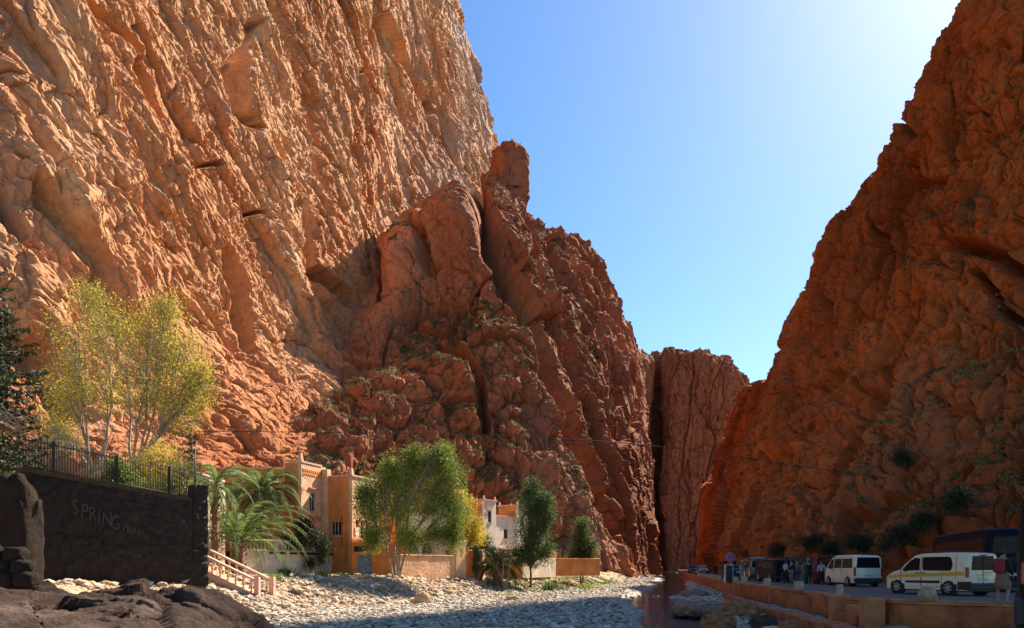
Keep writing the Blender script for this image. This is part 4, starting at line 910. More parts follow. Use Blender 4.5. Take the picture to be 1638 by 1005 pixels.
def broadleaf(name, base, trunks, lobes, mbark, mleaf, label, seed=1, twigs=30, per=60, leaf=.16, spread=.45, asp=.38, droop=.0, tr=.16, tw=.015, cat='tree', group=None, shell_=.45, fork=.25, tw0=None):
    """trunks: list of (x,y) leans at fork height; lobes: (x,y,z,rx,ry,rz) relative to base"""
    rnd = random.Random(seed); r = np.random.RandomState(seed)
    root = empty(name, base, 0, label, cat, group)
    H = max(l[2] for l in lobes); tb = MB(); ends = []
    for (tx, ty) in trunks:
        e = Vector((tx, ty, H*fork)); pts, rd = limb(Vector((tx*.15, ty*.15, -.25)), e, tr, tr*.7, rnd, 5, .06); tb.tube(pts, rd, 8); ends.append(e)
    tb.build('trunk', mbark, root)
    br = MB(); P_ = []
    for (x, y, z, rx, ry, rz) in lobes:
        c = Vector((x, y, z)); e = min(ends, key=lambda q: (q-c).length)
        pts, rd = limb(e, c, tr*.6, tr*.22, rnd, 6, .12); br.tube(pts, rd, 6)
        for k in range(twigs):
            v = Vector(r.normal(size=3)); v.normalize(); v *= shell_+(1-shell_)*rnd.random()**.6
            t = c+Vector((v.x*rx, v.y*ry, v.z*rz)); s0 = pts[rnd.randint(2, 5)]
            p2, r2 = limb(s0, t, tw0 or tr*.2, tw*.5, rnd, 4, .1); br.tube(p2, r2, 4, caps=False)
            n = int(per*rnd.uniform(.4, 1.5))
            q = r.normal(size=(n, 3))*spread*np.array([1, 1, .8])*rnd.uniform(.6, 1.2)+np.array(t)
            if droop: q[:, 2] -= np.abs(r.normal(size=n))*spread*droop
            P_.append(q)
            m2 = np.array(p2[2])[None]*1.0; P_.append(r.normal(size=(n//4, 3))*spread*.6+m2)
    br.build('branches', mbark, root)
    leaves_mesh('crown', np.concatenate(P_), leaf, mleaf, root, seed, asp, droop*.6); return root
def gpt(X, D, dz=0.0):
    x = (X-CX)/F*D; return Vector((x, D, float(gz([x], [D])[0])+dz))
# the big green tree by the blue door
broadleaf('willow_tree', gpt(634, 55), [(-.7, 0), (.75, .2), (.15, -.3), (-.2, .4)],
  [(-.9, .2, 7.0, 1.5, 1.8, 1.4), (.7, 0, 7.9, 1.3, 1.8, 1.3), (2.5, .3, 8.6, 1.4, 1.6, 1.3), (3.9, 0, 7.9, 1.2, 1.4, 1.5), (-2.0, 0, 5.4, 1.1, 1.6, 1.1), (.3, 0, 5.3, 1.5, 1.8, 1.2), (2.6, -.2, 5.9, 1.4, 1.7, 1.3), (4.5, .1, 5.4, 1.0, 1.2, 1.5), (.9, -.3, 3.4, 1.2, 1.4, .9), (3.1, 0, 3.5, 1.1, 1.3, 1.1), (-1.7, 0, 3.3, .8, 1.1, .9), (4.3, 0, 3.2, .5, .7, 1.1), (1.5, 0, 9.3, .7, .8, .7), (-2.4, 0, 6.6, .5, .8, .6), (3.4, 0, 9.5, .6, .7, .6), (-.4, 0, 8.4, .5, .7, .6)],
  mb_pale, ml_big, 'large willowy green tree with pale forked trunk by the blue door, widest tree', 3, 34, 90, .19, .36, .30, 1.3, .11, shell_=.2)
broadleaf('slender_tree', gpt(848, 69), [(.05, 0)],
  [(0, 0, 3.0, 1.2, 1.2, 1.0), (-.3, 0, 4.6, 1.5, 1.4, 1.2), (.8, 0, 4.9, 1.3, 1.3, 1.2), (1.5, 0, 3.4, .8, .9, 1.0), (-.9, 0, 3.1, .8, .8, .9), (.2, 0, 6.4, 1.4, 1.3, 1.2), (1.5, 0, 6.7, .8, .8, 1.3), (-.2, 0, 8.0, .9, .9, 1.1), (.9, 0, 7.9, .6, .7, .9), (.1, 0, 9.4, .5, .5, 1.1), (1.5, 0, 8.1, .35, .4, .8)],
  mb_brn, ml_dkg, 'tall dark green tree with straight brown trunk before the low cream wall', 5, 32, 75, .19, .36, .3, .35, .13, fork=.2)
broadleaf('slender_tree', gpt(930, 84), [(-.1, 0), (.15, 0)],
  [(-.2, 0, 2.6, 1.3, 1.2, .9), (.7, 0, 2.9, .9, .9, 1.0), (-.9, 0, 3.2, .9, .9, .8), (.1, 0, 4.3, 1.2, 1.1, 1.0), (.9, 0, 4.6, .8, .8, 1.0), (0, 0, 5.7, .8, .8, .9), (.1, 0, 6.9, .45, .45, .8)],
  mb_brn, ml_dkg, 'smaller dark green tree standing farthest right on the bank', 7, 32, 70, .22, .38, .3, .35, .12, fork=.18)
broadleaf('golden_tree', gpt(745, 68, .2), [(0, 0)],
  [(-.4, 0, 5.2, 1.2, 1.0, 1.3), (.5, 0, 4.6, 1.2, 1.0, 1.2), (-.3, 0, 6.9, .9, .8, 1.0), (.9, 0, 3.5, .8, .8, .9), (-.9, 0, 3.8, .8, .8, .9)],
  mb_brn, ml_gold, 'golden yellow leaved tree just right of the big green tree', 9, 26, 60, .18, .36, .4, .3, .1)
broadleaf('dark_shrub', gpt(768, 73), [(0, 0)],
  [(0, 0, 2.0, 1.3, 1.0, 1.0), (-1.0, 0, 2.8, .9, .9, .9), (1.3, 0, 1.9, 1.0, .9, .9), (.2, 0, 3.3, .8, .8, .8), (2.6, 0, 1.5, .9, .8, .8)],
  mb_brn, ml_con, 'dark dense shrub between the golden tree and the small palm', 11, 30, 70, .16, .3, .4, 0, .08, cat='shrub')
broadleaf('bare_tree', gpt(806, 64), [(-.1, 0), (.2, .1)],
  [(-.7, 0, 2.6, .5, .4, .5), (.5, 0, 2.9, .6, .4, .5), (0, 0, 3.3, .5, .5, .4), (-1.3, 0, 2.9, .3, .3, .3)],
  mb_pale, ml_yel, 'small nearly bare pale tree in front of the low orange wall', 13, 14, 5, .12, .25, .4, 0, .07)
# yellow green tree behind the railing
broadleaf('poplar_tree', Vector((-24.6, 45, .2)), [(-1.0, 0), (1.2, .3)],
  [(-2.0, 0, 13.5, 1.785, 1.8900000000000001, 2.25), (0.2, 0, 14.4, 1.785, 1.8900000000000001, 2.0), (2.4, 0, 13.8, 1.9949999999999999, 1.9949999999999999, 2.125), (4.4, 0, 12.7, 1.47, 1.5750000000000002, 2.0), (-2.6, 0, 10.5, 1.47, 1.5750000000000002, 1.875), (-0.4, 0, 10.9, 1.8900000000000001, 1.785, 2.0), (2.2, 0, 10.6, 1.8900000000000001, 1.785, 1.875), (4.6, 0, 9.8, 1.3650000000000002, 1.3650000000000002, 1.875), (-3.2, 0, 8.3, 1.1550000000000002, 1.26, 1.375), (-1.2, 0, 16.1, 1.05, 1.05, 1.25), (5.6, 0, 11.2, 0.735, 0.9450000000000001, 1.5), (3.6, 0, 15.4, 0.9450000000000001, 0.9450000000000001, 1.0)],
  mb_pale, ml_yel, 'tall airy tree with sparse yellow green leaves and pale trunks behind the iron railing', 15, 60, 36, .13, .5, .5, .2, .17, .02, shell_=.2, tw0=.013, fork=.32)
broadleaf('yellow_shrub', Vector((-19.8, 42, .2)), [(-.3, 0), (.4, 0)],
  [(-.6, 0, 4.6, 1.0, 1.0, .9), (.7, 0, 4.9, 1.2, 1.0, .9), (0, 0, 6.0, 1.1, 1.0, .9), (1.2, 0, 3.9, .8, .8, .8), (-1.2, 0, 5.4, .7, .8, .7)],
  mb_brn, ml_yel, 'bright yellow leafy shrub under the airy tree, behind the railing', 17, 28, 70, .11, .3, .5, 0, .09, cat='shrub')
broadleaf('grey_shrub', Vector((-24.2, 40, .2)), [(-.5, 0), (.4, 0)],
  [(-1.3, 0, 4.9, 1.1, 1.0, .9), (0, 0, 5.4, 1.2, 1.0, .9), (1.3, 0, 4.9, 1.1, 1.0, 1.0), (-.4, 0, 6.7, 1.1, .9, .7), (2.5, 0, 4.6, .9, .9, .8), (-2.3, 0, 5.9, .8, .9, .8)],
  mb_pale, ml_grey, 'pale grey green olive like shrub at the left end behind the railing', 19, 30, 42, .10, .32, .3, 0, .09, cat='shrub')
broadleaf('green_shrub', Vector((-20.1, 37.2, .6)), [(0, 0)],
  [(0, 0, 3.4, .8, .7, .6), (.7, 0, 3.9, .6, .6, .6), (-.8, 0, 3.2, .6, .6, .5), (.2, 0, 4.4, .4, .4, .4)],
  mb_brn, ml_gras, 'fresh green broad leaved shrub just behind the middle of the railing', 21, 26, 45, .16, .22, .55, 0, .06, cat='shrub')
broadleaf('juniper_shrub', Vector((-17.9, 39.4, .4)), [(0, 0)],
  [(-1.2, 0, 3.7, .9, .8, .7), (.2, 0, 4.0, 1.1, .9, .8), (1.4, 0, 4.0, .8, .7, .7), (.6, 0, 4.9, .8, .7, .4), (-.6, 0, 3.1, .9, .8, .5)],
  mb_brn, ml_dkg, 'feathery dark green juniper shrub at the right end behind the railing', 23, 30, 70, .12, .26, .2, 0, .07, cat='shrub')
# conifer at the left edge
def conifer(name, base, H, rad, label, seed, cat='conifer', n=34, droop=.0, npts=70, leaf=.2):
    rnd = random.Random(seed); r = np.random.RandomState(seed); root = empty(name, base, 0, label, cat)
    MB().tube([(0, 0, -.3), (.05, 0, H*.5), (0, .03, H)], [H*.022, H*.014, .02], 8).build('trunk', mb_brn, root)
    br = MB(); Q = []
    for k in range(n):
        t = (k+.5)/n; z = H*(.16+.83*t); L = rad*(1-t)**.75*rnd.uniform(.75, 1.15)
        for j in range(5 if t < .8 else 3):
            a = k*2.4+j*2*math.pi/5+rnd.uniform(-.3, .3); l = L*rnd.uniform(.7, 1.1)+.1
            e = Vector((math.cos(a)*l, math.sin(a)*l, z+l*(.12-droop)+rnd.uniform(-.1, .1))); s = Vector((0, 0, z)); mid = s.lerp(e, .5)+Vector((0, 0, -.06*l)); e2 = e+Vector((0, 0, .14*l))
            br.tube([s, mid, e2], [.035, .022, .008], 4, caps=False)
            m_ = int(npts*l/rad)+6; tt = r.uniform(.15, 1, m_)[:, None]; base_ = np.where(tt < .5, np.array(s)*(1-2*tt)+np.array(mid)*2*tt, np.array(mid)*(2-2*tt)+np.array(e2)*(2*tt-1))
            sd_ = np.stack([-math.sin(a)*np.ones(m_), math.cos(a)*np.ones(m_), np.zeros(m_)], 1)*r.normal(size=(m_, 1))*.16*l*(1.15-tt)
            Q.append(base_+sd_+r.normal(size=(m_, 3))*.05+np.array([0, 0, -.03]))
    br.build('branches', mb_brn, root); leaves_mesh('crown', np.concatenate(Q), leaf, ml_con, root, seed, .3); return root
conifer('conifer_tree', Vector((-23.9, 34, 1.2)), 13.4, 3.1, 'tall dark conifer with drooping tiers at the left edge', 25, n=34, npts=120, droop=.25, leaf=.26)
conifer('conifer_tree', Vector((-20.6, 47.5, .3)), 10.4, .85, 'tiny dark conifer top standing right of the yellow shrub against the cliff', 26, n=18, npts=30)
# palms
def palm(base, H, R_, n, label, seed, lean=(0, 0), old=0, tr=.26, up=.9, leaflet=.42, name='palm_tree', mleaf=None, minup=-.5):
    rnd = random.Random(seed); root = empty(name, base, 0, label, 'palm')
    top = Vector((lean[0], lean[1], H)); tb = MB(); pts = []; rd = []
    for k in range(15): t = k/14; pts.append(Vector((lean[0]*t*t, lean[1]*t*t, -.3+(H+.3)*t))); rd.append(tr*(1.15-.25*t)*(1.12 if k % 2 else .96))
    tb.tube(pts, rd, 10)
    for k in range(int(H*16)+12):
        t = rnd.random(); a = rnd.uniform(0, 6.28); c = pts[int(t*14)]; d = Vector((math.cos(a), math.sin(a), 0)); tb.tube([c+d*tr*.9, c+d*tr*1.35+Vector((0, 0, .12)), c+d*tr*1.5+Vector((0, 0, .26))], [.06, .045, .01], 4)
    tb.build('trunk', mb_palm, root)
    def fronds(nm, cnt, ml, e0, e1, RR, w):
        V = []; Fc = []; rm = MB()
        for k in range(cnt):
            a = 2*math.pi*(k*.618)+rnd.uniform(-.2, .2); el = e0+(e1-e0)*((k+.5)/cnt)+rnd.uniform(-.12, .12); L = RR*rnd.uniform(.85, 1.1)
            p = top.copy(); d_el = el; ps = [p.copy()]; S_ = 14
            for s in range(S_):
                d_el -= (.095+.06*max(0, math.cos(d_el)))*(1.0 if e0 > -1 else .5); st = L/S_
                p = p+Vector((math.cos(a)*math.cos(d_el), math.sin(a)*math.cos(d_el), math.sin(d_el)))*st; ps.append(p.copy())
            rm.tube(ps, [.035*(1-s/(S_+1))+.006 for s in range(S_+1)], 3, caps=False)
            side = Vector((-math.sin(a), math.cos(a), 0))
            for s in range(6, S_*3):
                t = s/(S_*3); i = t*S_; i0 = int(i); q = ps[i0].lerp(ps[min(i0+1, S_)], i-i0); tan = (ps[min(i0+1, S_)]-ps[i0]).normalized()
                ll = leaflet*w*math.sin(math.pi*min(1, .12+t*.93))**.6*rnd.uniform(.85, 1.1)+.05
                for sg in (-1, 1):
                    dr = (side*sg*.8+tan*.75+Vector((0, 0, rnd.uniform(-.25, .2)))).normalized(); wv = tan*.028*w+Vector((0, 0, .012))
                    b = len(V); e = q+dr*ll+Vector((0, 0, -ll*.22)); m_ = q+dr*ll*.5
                    V += [q-wv, q+wv, m_+wv*1.1, m_-wv*1.1, e]; Fc += [(b, b+1, b+2, b+3), (b+3, b+2, b+4, b+4)]
        rm.build('frond_stems', ml, root)
        me = bpy.data.meshes.new(nm); me.from_pydata([tuple(v) for v in V], [], [f if f[2] != f[3] else f[:3] for f in Fc]); me.materials.append(ml)
        o = bpy.data.objects.new(nm, me); COL.objects.link(o); o.parent = root
    fronds('crown', n, mleaf or ml_palm, minup, 1.45, R_, 1.0)
    if old: fronds('dry_fronds', old, ml_dry, -1.5, -1.0, R_*.6, .8)
    return root
palm(gpt(381, 50, .1), 2.1, 6.4, 44, 'front palm with short stout trunk and tall upright fronds by the stairs', 31, up=1.2, tr=.42, leaflet=.62, minup=.5)
palm(Vector((-19.7, 57.0, 1.1)), 4.6, 4.6, 60, 'round headed palm on the terrace with wide arching fronds before the tall tower', 32, lean=(.3, 0), tr=.36, leaflet=.6, old=6, minup=-.3)
palm(Vector((-18.3, 45.6, -.6)), 5.6, 3.2, 22, 'thin trunked palm with drooping fronds before the cream house end', 33, old=16, tr=.2, leaflet=.38, minup=-.6)
palm(gpt(794, 66), 1.7, 3.4, 52, 'small dark fan of palm fronds in front of the white house', 34, tr=.3, leaflet=.4, minup=0, mleaf=ml_dkg)
# climbing shrubs in front of the tower and on the terrace wall
broadleaf('climbing_shrub', Vector((-15.9, 57.0, 1.15)), [(0, 0)], [(-1.2, 0, .9, .9, .6, .8), (.3, 0, 1.2, 1.1, .6, .9), (1.3, 0, .8, .8, .5, .7), (-.2, 0, 2.1, .5, .5, .5)], mb_brn, ml_con, 'dark climbing shrub spilling over the balustrade below the tall tower', 41, 26, 60, .14, .25, .5, .3, .05, cat='shrub')
broadleaf('climbing_shrub', Vector((-15.0, 57.8, -.3)), [(0, 0)], [(0, 0, 1.0, .5, .3, .7), (.2, 0, 2.0, .5, .3, .6), (-.9, 0, .7, .4, .3, .5)], mb_brn, ml_con, 'thin dark creeper on the terrace wall left of the blue door', 42, 20, 30, .13, .2, .5, .3, .04, cat='shrub')
broadleaf('cypress_tree', gpt(761, 63.5), [(0, 0)], [(0, 0, 1.1, .3, .3, .6), (0, 0, 2.0, .28, .28, .6), (.05, 0, 2.8, .2, .2, .4)], mb_brn, ml_dkg, 'narrow dark green column shrub at the corner of the bright orange wall', 43, 24, 50, .12, .12, .4, 0, .05, cat='shrub', fork=.1)
# small tufts on the bank (things one can point at)
def tuft(name, X, D, n, h, m, label, seed, spread=.35, cat='grass tuft', group=None):
    rnd = random.Random(seed); r = np.random.RandomState(seed); b = gpt(X, D, -.03); V = []; Fc = []
    for k in range(n):
        a = rnd.uniform(0, 6.28); rr = abs(rnd.gauss(0, spread)); p = Vector((math.cos(a)*rr, math.sin(a)*rr, 0)); l = h*rnd.uniform(.5, 1.2); d = Vector((math.cos(a)*rnd.uniform(.1, .7), math.sin(a)*rnd.uniform(.1, .7), 1)).normalized()
        w_ = Vector((-math.sin(a), math.cos(a), 0))*h*.05; q = len(V); m1 = p+d*l*.55; e = p+d*l+Vector((d.x, d.y, -.3))*l*.25
        V += [p-w_, p+w_, m1+w_*.8, m1-w_*.8, e]; Fc += [(q, q+1, q+2, q+3), (q+3, q+2, q+4)]
    me = bpy.data.meshes.new(name); me.from_pydata([tuple(v) for v in V], [], Fc); me.materials.append(m); o = bpy.data.objects.new(name, me); COL.objects.link(o); o.location = b; tag(o, label, cat, group); return o
for i, (X, D, n, h, sp, m_, lb) in enumerate([
 (350, 33, 260, .75, .38, ml_gras, 'bright green bush at the foot of the stair beside the painted wall'), (433, 44, 160, .6, .55, ml_gras, 'low leafy clump on the bank right of the stair foot'),
 (408, 41, 120, .5, .4, ml_grey, 'greyish clump right beside the lower newel post'), (514, 52, 170, .6, .6, ml_gras, 'fresh green clump below the middle of the terrace wall'), (455, 49, 150, .7, .22, ml_dkg, 'tall dark weeds against the foot of the cream terrace wall'),
 (549, 54, 120, .4, .5, ml_gras, 'green weeds just left of the blue metal door'), (580, 53, 90, .35, .4, ml_gras, 'small green weeds in front of the blue metal door'), (606, 50, 90, .35, .5, ml_grey, 'sparse grey weeds on stones below the big green tree'),
 (880, 70, 200, 1.1, .5, ml_dkg, 'spiky dark agave like clump before the low cream wall'), (897, 71, 180, .9, .5, ml_grey, 'pale grey green shrub beside the spiky dark clump'), (938, 76, 240, .8, 1.0, ml_gras, 'yellow green shrub at the foot of the farthest right tree'),
 (720, 56, 70, .3, .6, ml_gras, 'thin yellow grass before the gate pillar'), (812, 60, 90, .4, .5, ml_gras, 'grass clump on gravel below the small bare tree'), (852, 66, 80, .4, .35, ml_dkg, 'dark weeds round the foot of the tall dark green tree')]):
    tuft('grass_tuft', X, D, n, h, m_, lb, 60+i, sp)
# strip of grass at the water side, far right of the bank
r_ = np.random.RandomState(5); n_ = 16000; y_ = r_.uniform(66, 110, n_); bx = np.interp(y_, [b[1] for b in BANK], [b[0] for b in BANK]); x_ = bx-r_.uniform(-.3, 4.5, n_)*(.3+.7*r_.uniform(0, 1, n_))
k_ = fbm(np.stack([x_/2.5, y_/4, x_*0], 1).astype(np.float32), 2) > -.15; x_, y_ = x_[k_], y_[k_]
C_ = np.stack([x_, y_, gz(x_, y_)+.08], 1); o = leaves_mesh('bank_grass', C_, .3, ml_gras, None, 3, .22, up=1.2); tag(o, 'strip of low yellow green grass along the bank edge', 'grass', kind='stuff')
# scrub clinging to the slopes
def scrub(name, VV, umin, umax, vmin, vmax, n, seed, size, label, m, thr=.05, per=45, sc_=14, nz=.35):
    r = np.random.RandomState(seed); nu, nv = VV.shape[:2]
    i = (r.uniform(umin, umax, n)*(nu-2)).astype(int)+1; j = (r.uniform(vmin, vmax, n)*(nv-2)).astype(int)+1
    p = VV[i, j]; du = VV[np.minimum(i+1, nu-1), j]-VV[i-1, j]; dv = VV[i, np.minimum(j+1, nv-1)]-VV[i, j-1]; N = np.cross(du, dv); N /= np.linalg.norm(N, axis=1, keepdims=True)+1e-9
    k = (N[:, 2] > nz) & (fbm((p/sc_).astype(np.float32), 3) > thr); p = p[k]; s = size*r.uniform(.35, 1.5, len(p))**1.3
    L = r.randint(per//2, per*2, len(p)); idx = np.repeat(np.arange(len(p)), L); q = r.normal(size=(len(idx), 3)); q[:, 2] = np.abs(q[:, 2])*.8
    C = p[idx]+q*s[idx][:, None]*.42; o = leaves_mesh(name, C, size*.42, m, None, seed, .55); tag(o, label, 'scrub', kind='stuff'); return len(p)
print('scrub', scrub('hillside_scrub', VB, 0, .80, .06, .60, 12000, 1, .42, 'low green and olive scrub growing on the rocky slope above the houses', ml_scr, .0),
 scrub('hillside_scrub', VB, .25, .75, .6, .93, 5000, 2, .6, 'dull scrub on the ledges of the rounded red buttress', ml_scr, .12, nz=.5),
 scrub('hillside_scrub', VR, .15, 1, .02, .70, 9000, 3, .5, 'dark scrub scattered over the shaded orange slope right of the road', ml_scr, -.12, per=30, nz=.30),
 scrub('hillside_scrub', VA, .25, .8, .04, .22, 1500, 4, .5, 'sparse scrub at the foot of the sunlit cliff', ml_scr, .05))
# bushes at the foot of the right-hand cliff, each one a thing
def bush(X, Y, D, s, label, seed, m=None):
    p = P(X, Y, D); rnd = random.Random(seed)
    lobes = [(rnd.uniform(-.5, .5)*s, rnd.uniform(-.3, .3)*s, rnd.uniform(.3, .9)*s, s*.42, s*.4, s*.34) for k in range(4)]
    broadleaf('cliff_bush', p-Vector((0, 0, s*.55)), [(0, 0)], lobes, mb_brn, m or ml_con, label, seed, 24, 26, .17, .34, .5, 0, .05, cat='bush', group='dark bushes at the foot of the right cliff')
for i, (X, Y, D, s, lb) in enumerate([(1203, 893, 118, 2.6, 'dark bush behind the round road sign, above the stalls'), (1243, 880, 99, 2.0, 'dark bush above the black off road car'), (1298, 868, 82, 1.7, 'dark round bush above the hanging garments'), (1330, 880, 74, 1.3, 'small dark bush left above the white minibus'),
   (1378, 868, 66, 1.5, 'dark bush straight above the roof of the white minibus'), (1432, 862, 60, 2.1, 'broad dark bush between the minibus and the yellow striped van'), (1470, 838, 58, 1.2, 'dark bush on the slope above the front of the coach'), (1532, 806, 54, 1.8, 'large dark bush on the slope above the coach roof'), (1440, 735, 69, 1.2, 'dark bush high on the slope, highest of the bushes')]):
    bush(X, Y, D, s, lb, 80+i)
# ------------------------------------------------ vehicles
mc_white = mat('cream white car paint', (.66, .54, .36), .35, spec=.5, coat=.3, var=.06, vscale=2)
mc_white2 = mat('white car paint', (.62, .54, .42), .35, spec=.5, coat=.3, var=.06, vscale=2)
mc_black = mat('black car paint', (.006, .007, .008), .45, spec=.12)
mc_navy = mat('dark blue coach paint', (.004, .006, .014), .5, spec=.08)
mc_grey = mat('dark grey car paint', (.045, .045, .05), .35, spec=.5, coat=.3)
mc_glass = mat('tinted car glass', (.006, .007, .008), .22, spec=.12)
mc_plast = mat('black bumper plastic', (.018, .018, .018), .7)
mc_yel = mat('amber stripe', (.60, .30, .03), .45)
mc_red = mat('tail light red', (.20, .018, .012), .25)
mc_amb = mat('amber light', (.5, .2, .03), .3)
mc_tyre = mat('tyre rubber', (.014, .013, .012), .9)
mc_rim = mat('grey hub cap', (.34, .33, .31), .4, metal=.5)
mc_seam = mat('door seam', (.02, .018, .015), .9)
mc_plate = mat('number plate', (.45, .43, .38), .5, var=.4, vscale=30)
mc_lamp = mat('headlight glass', (.45, .45, .45), .15, spec=.8)
def vehicle(label, cat, L, W, H, top, paint, loc, rz, wheels, wr=.32, belt=.95, tumble=.12, nose=.10, side_glass=(), rear_glass=None, front_glass=None, stripe=None, tail=None, name='parked_car',
            clad=None, bumper=mc_plast, seams=(), handles=(), rails=False, zb=.24, rear_h=None, spare=False, group=None):
    root = empty(name, loc, rz, label, cat, group); ty = [t[0] for t in top]; tz = [t[1] for t in top]
    top_f = lambda y: float(np.interp(y, ty, tz))
    def hw(y, z):
        k = max(0.0, (z-belt)/(H-belt)); e = max(0.0, (abs(y)-(L/2-.55))/.55); low = max(0.0, (.5-z)/.5)
        return W/2*(1-tumble*k**1.3-(nose if y > 0 else nose*.35)*e**2-.05*low**2)
    ys = np.concatenate([[-L/2, -L/2+.02, -L/2+.07, -L/2+.16], np.linspace(-L/2+.3, L/2-.3, 40), [L/2-.16, L/2-.07, L/2-.02, L/2]]); S_ = []
    for y in ys:
        T = top_f(y); e = .0
        if y < -L/2+.05: e = .035 if y < -L/2+.01 else .012
        if y > L/2-.05: e = .05 if y > L/2-.01 else .02
        zs = [zb, zb+.12, .5*(zb+belt), belt-.08, belt, belt+.25*(T-belt), belt+.5*(T-belt), belt+.75*(T-belt), T-.10, T-.045, T-.012, T, T+.012] if T > belt+.15 else [zb, zb+.1, zb+.2*(T-zb), zb+.35*(T-zb), zb+.5*(T-zb), zb+.6*(T-zb), zb+.7*(T-zb), zb+.8*(T-zb), T-.09, T-.04, T-.012, T, T+.012]
        r = []
        for i, z in enumerate(zs):
            w_ = hw(y, z)-e
            if i == 9: w_ -= .018
            if i == 10: w_ -= .06
            if i == 11: w_ *= .6
            if i == 12: w_ = 0
            r.append((w_, z))
        S_.append([(x, y, z) for x, z in r]+[(-x, y, z) for x, z in r[-2::-1]])
    n = len(S_[0]); m_ = MB(); vs = [v for s in S_ for v in s]; fs = []
    for i in range(len(S_)-1):
        for k in range(n-1): fs.append([i*n+k, i*n+k+1, (i+1)*n+k+1, (i+1)*n+k])
        fs.append([i*n+n-1, i*n, (i+1)*n, (i+1)*n+n-1])
    fs += [list(range(n)), list(range(len(vs)-1, len(vs)-n-1, -1))]
    m_.add(vs, fs, True); body = m_.build('body', paint, root)
    bm = bmesh.new(); bm.from_mesh(body.data)
    for e_ in bm.edges:
        if len(e_.link_faces) == 2 and e_.calc_face_angle(0) > .7: e_.smooth = False
    bm.to_mesh(body.data); bm.free()
    def side_panel(nm, poly, mt, off=.006, sides=(-1, 1), th=.012, sub=6):
        y0, y1 = min(p[0] for p in poly), max(p[0] for p in poly); n_ = 22 if y1-y0 > .1 else 2; rows = []
        if y1-y0 < .1:
            (za, zb2) = (min(p[1] for p in poly), max(p[1] for p in poly))
            rows = [[(y0+(y1-y0)*i, za+(zb2-za)*j/8) for j in range(9)] for i in (0, 1)]
        else:
            for i in range(n_+1):
                t = .5-.5*math.cos(math.pi*i/n_); y = y0+(y1-y0)*min(max(t, .0015), .9985); zz_ = []
                for a, b in zip(poly, poly[1:]+poly[:1]):
                    if (a[0]-y)*(b[0]-y) <= 0 and a[0] != b[0]: zz_.append(a[1]+(b[1]-a[1])*(y-a[0])/(b[0]-a[0]))
                if len(zz_) < 2: continue
                za, zb2 = min(zz_), max(zz_); rows.append([(y, za+(zb2-za)*j/8) for j in range(9)])
        for sd_ in sides:
            nr = len(rows); V = [(sd_*(hw(y, z)+off), y, z) for r_ in rows for y, z in r_]+[(sd_*(hw(y, z)-.03), y, z) for r_ in rows for y, z in r_]; m9 = nr*9
            Fq = [[i*9+j, (i+1)*9+j, (i+1)*9+j+1, i*9+j+1] for i in range(nr-1) for j in range(8)]
            rim = [j for j in range(9)]+[i*9+8 for i in range(1, nr)]+[(nr-1)*9+j for j in range(7, -1, -1)]+[i*9 for i in range(nr-2, 0, -1)]
            Fq += [[rim[q], rim[(q+1) % len(rim)], m9+rim[(q+1) % len(rim)], m9+rim[q]] for q in range(len(rim))]
            MB().add(V, Fq, False).build(nm, mt, root)
    for g in side_glass: side_panel('window', g, mc_glass)
    if stripe: side_panel('stripe', stripe, mc_yel, .007)
    if clad: side_panel('side_moulding', clad, mc_plast, .015)
    for (y0, z0, y1, z1) in seams:
        d = Vector((y1-y0, z1-z0)).normalized()*.008; side_panel('door_seam', [(y0-d.y, z0+d.x), (y1-d.y, z1+d.x), (y1+d.y, z1-d.x), (y0+d.y, z0-d.x)], mc_seam, .004)
    for (y, z) in handles: side_panel('door_handle', [(y-.09, z-.02), (y+.09, z-.02), (y+.09, z+.02), (y-.09, z+.02)], mc_plast, .03)
    rb = -L/2
    if rear_glass: x_, z0, z1 = rear_glass; MB().ext([(-x_, z0), (x_, z0), (x_*.9, z1), (-x_*.9, z1)], rb-.008, rb+.03).build('rear_window', mc_glass, root)
    for sd_ in (-1, 1):
        if tail: x_, z0, z1, w_ = tail; MB().box((sd_*(x_), rb+.03, (z0+z1)/2), (w_, .11, z1-z0), bev=.02).build('tail_light', mc_red, root)
        MB().box((sd_*(W/2-.28), L/2-.04, .72), (.34, .10, .20), bev=.03).build('headlight', mc_lamp, root)
        MB().box((sd_*(W/2+.05), L*.21, belt+.10), (.16, .10, .17), bev=.02).build('wing_mirror', mc_plast, root)
        if rails: MB().tube([(sd_*W*.40, -L*.38, H+.0), (sd_*W*.40, -L*.36, H+.05), (sd_*W*.40, L*.06, H+.04), (sd_*W*.40, L*.09, H-.02)], .018, 6).build('roof_rail', mc_plast, root)
    if front_glass: y0, z0, y1, z1, x_ = front_glass; MB().add([(-x_, y0+.012, z0+.01), (x_, y0+.012, z0+.01), (x_*.88, y1+.012, z1+.015), (-x_*.88, y1+.012, z1+.015), (-x_, y0-.03, z0-.02), (x_, y0-.03, z0-.02), (x_*.88, y1-.03, z1-.02), (-x_*.88, y1-.03, z1-.02)], [[0, 1, 2, 3], [7, 6, 5, 4], [0, 4, 5, 1], [1, 5, 6, 2], [2, 6, 7, 3], [3, 7, 4, 0]]).build('windscreen', mc_glass, root)
    if bumper:
        MB().box((0, rb+.02, .40), (W*.97, .20, .30), bev=.05).build('rear_bumper', bumper, root); MB().box((0, L/2-.04, .40), (W*.88, .20, .28), bev=.05).build('front_bumper', bumper, root)
    MB().box((0, rb-.012, .70 if H < 2.2 else .85), (.50, .02, .13)).build('number_plate', mc_plate, root); MB().box((0, L/2+.065, .42), (.50, .02, .12)).build('number_plate', mc_plate, root)
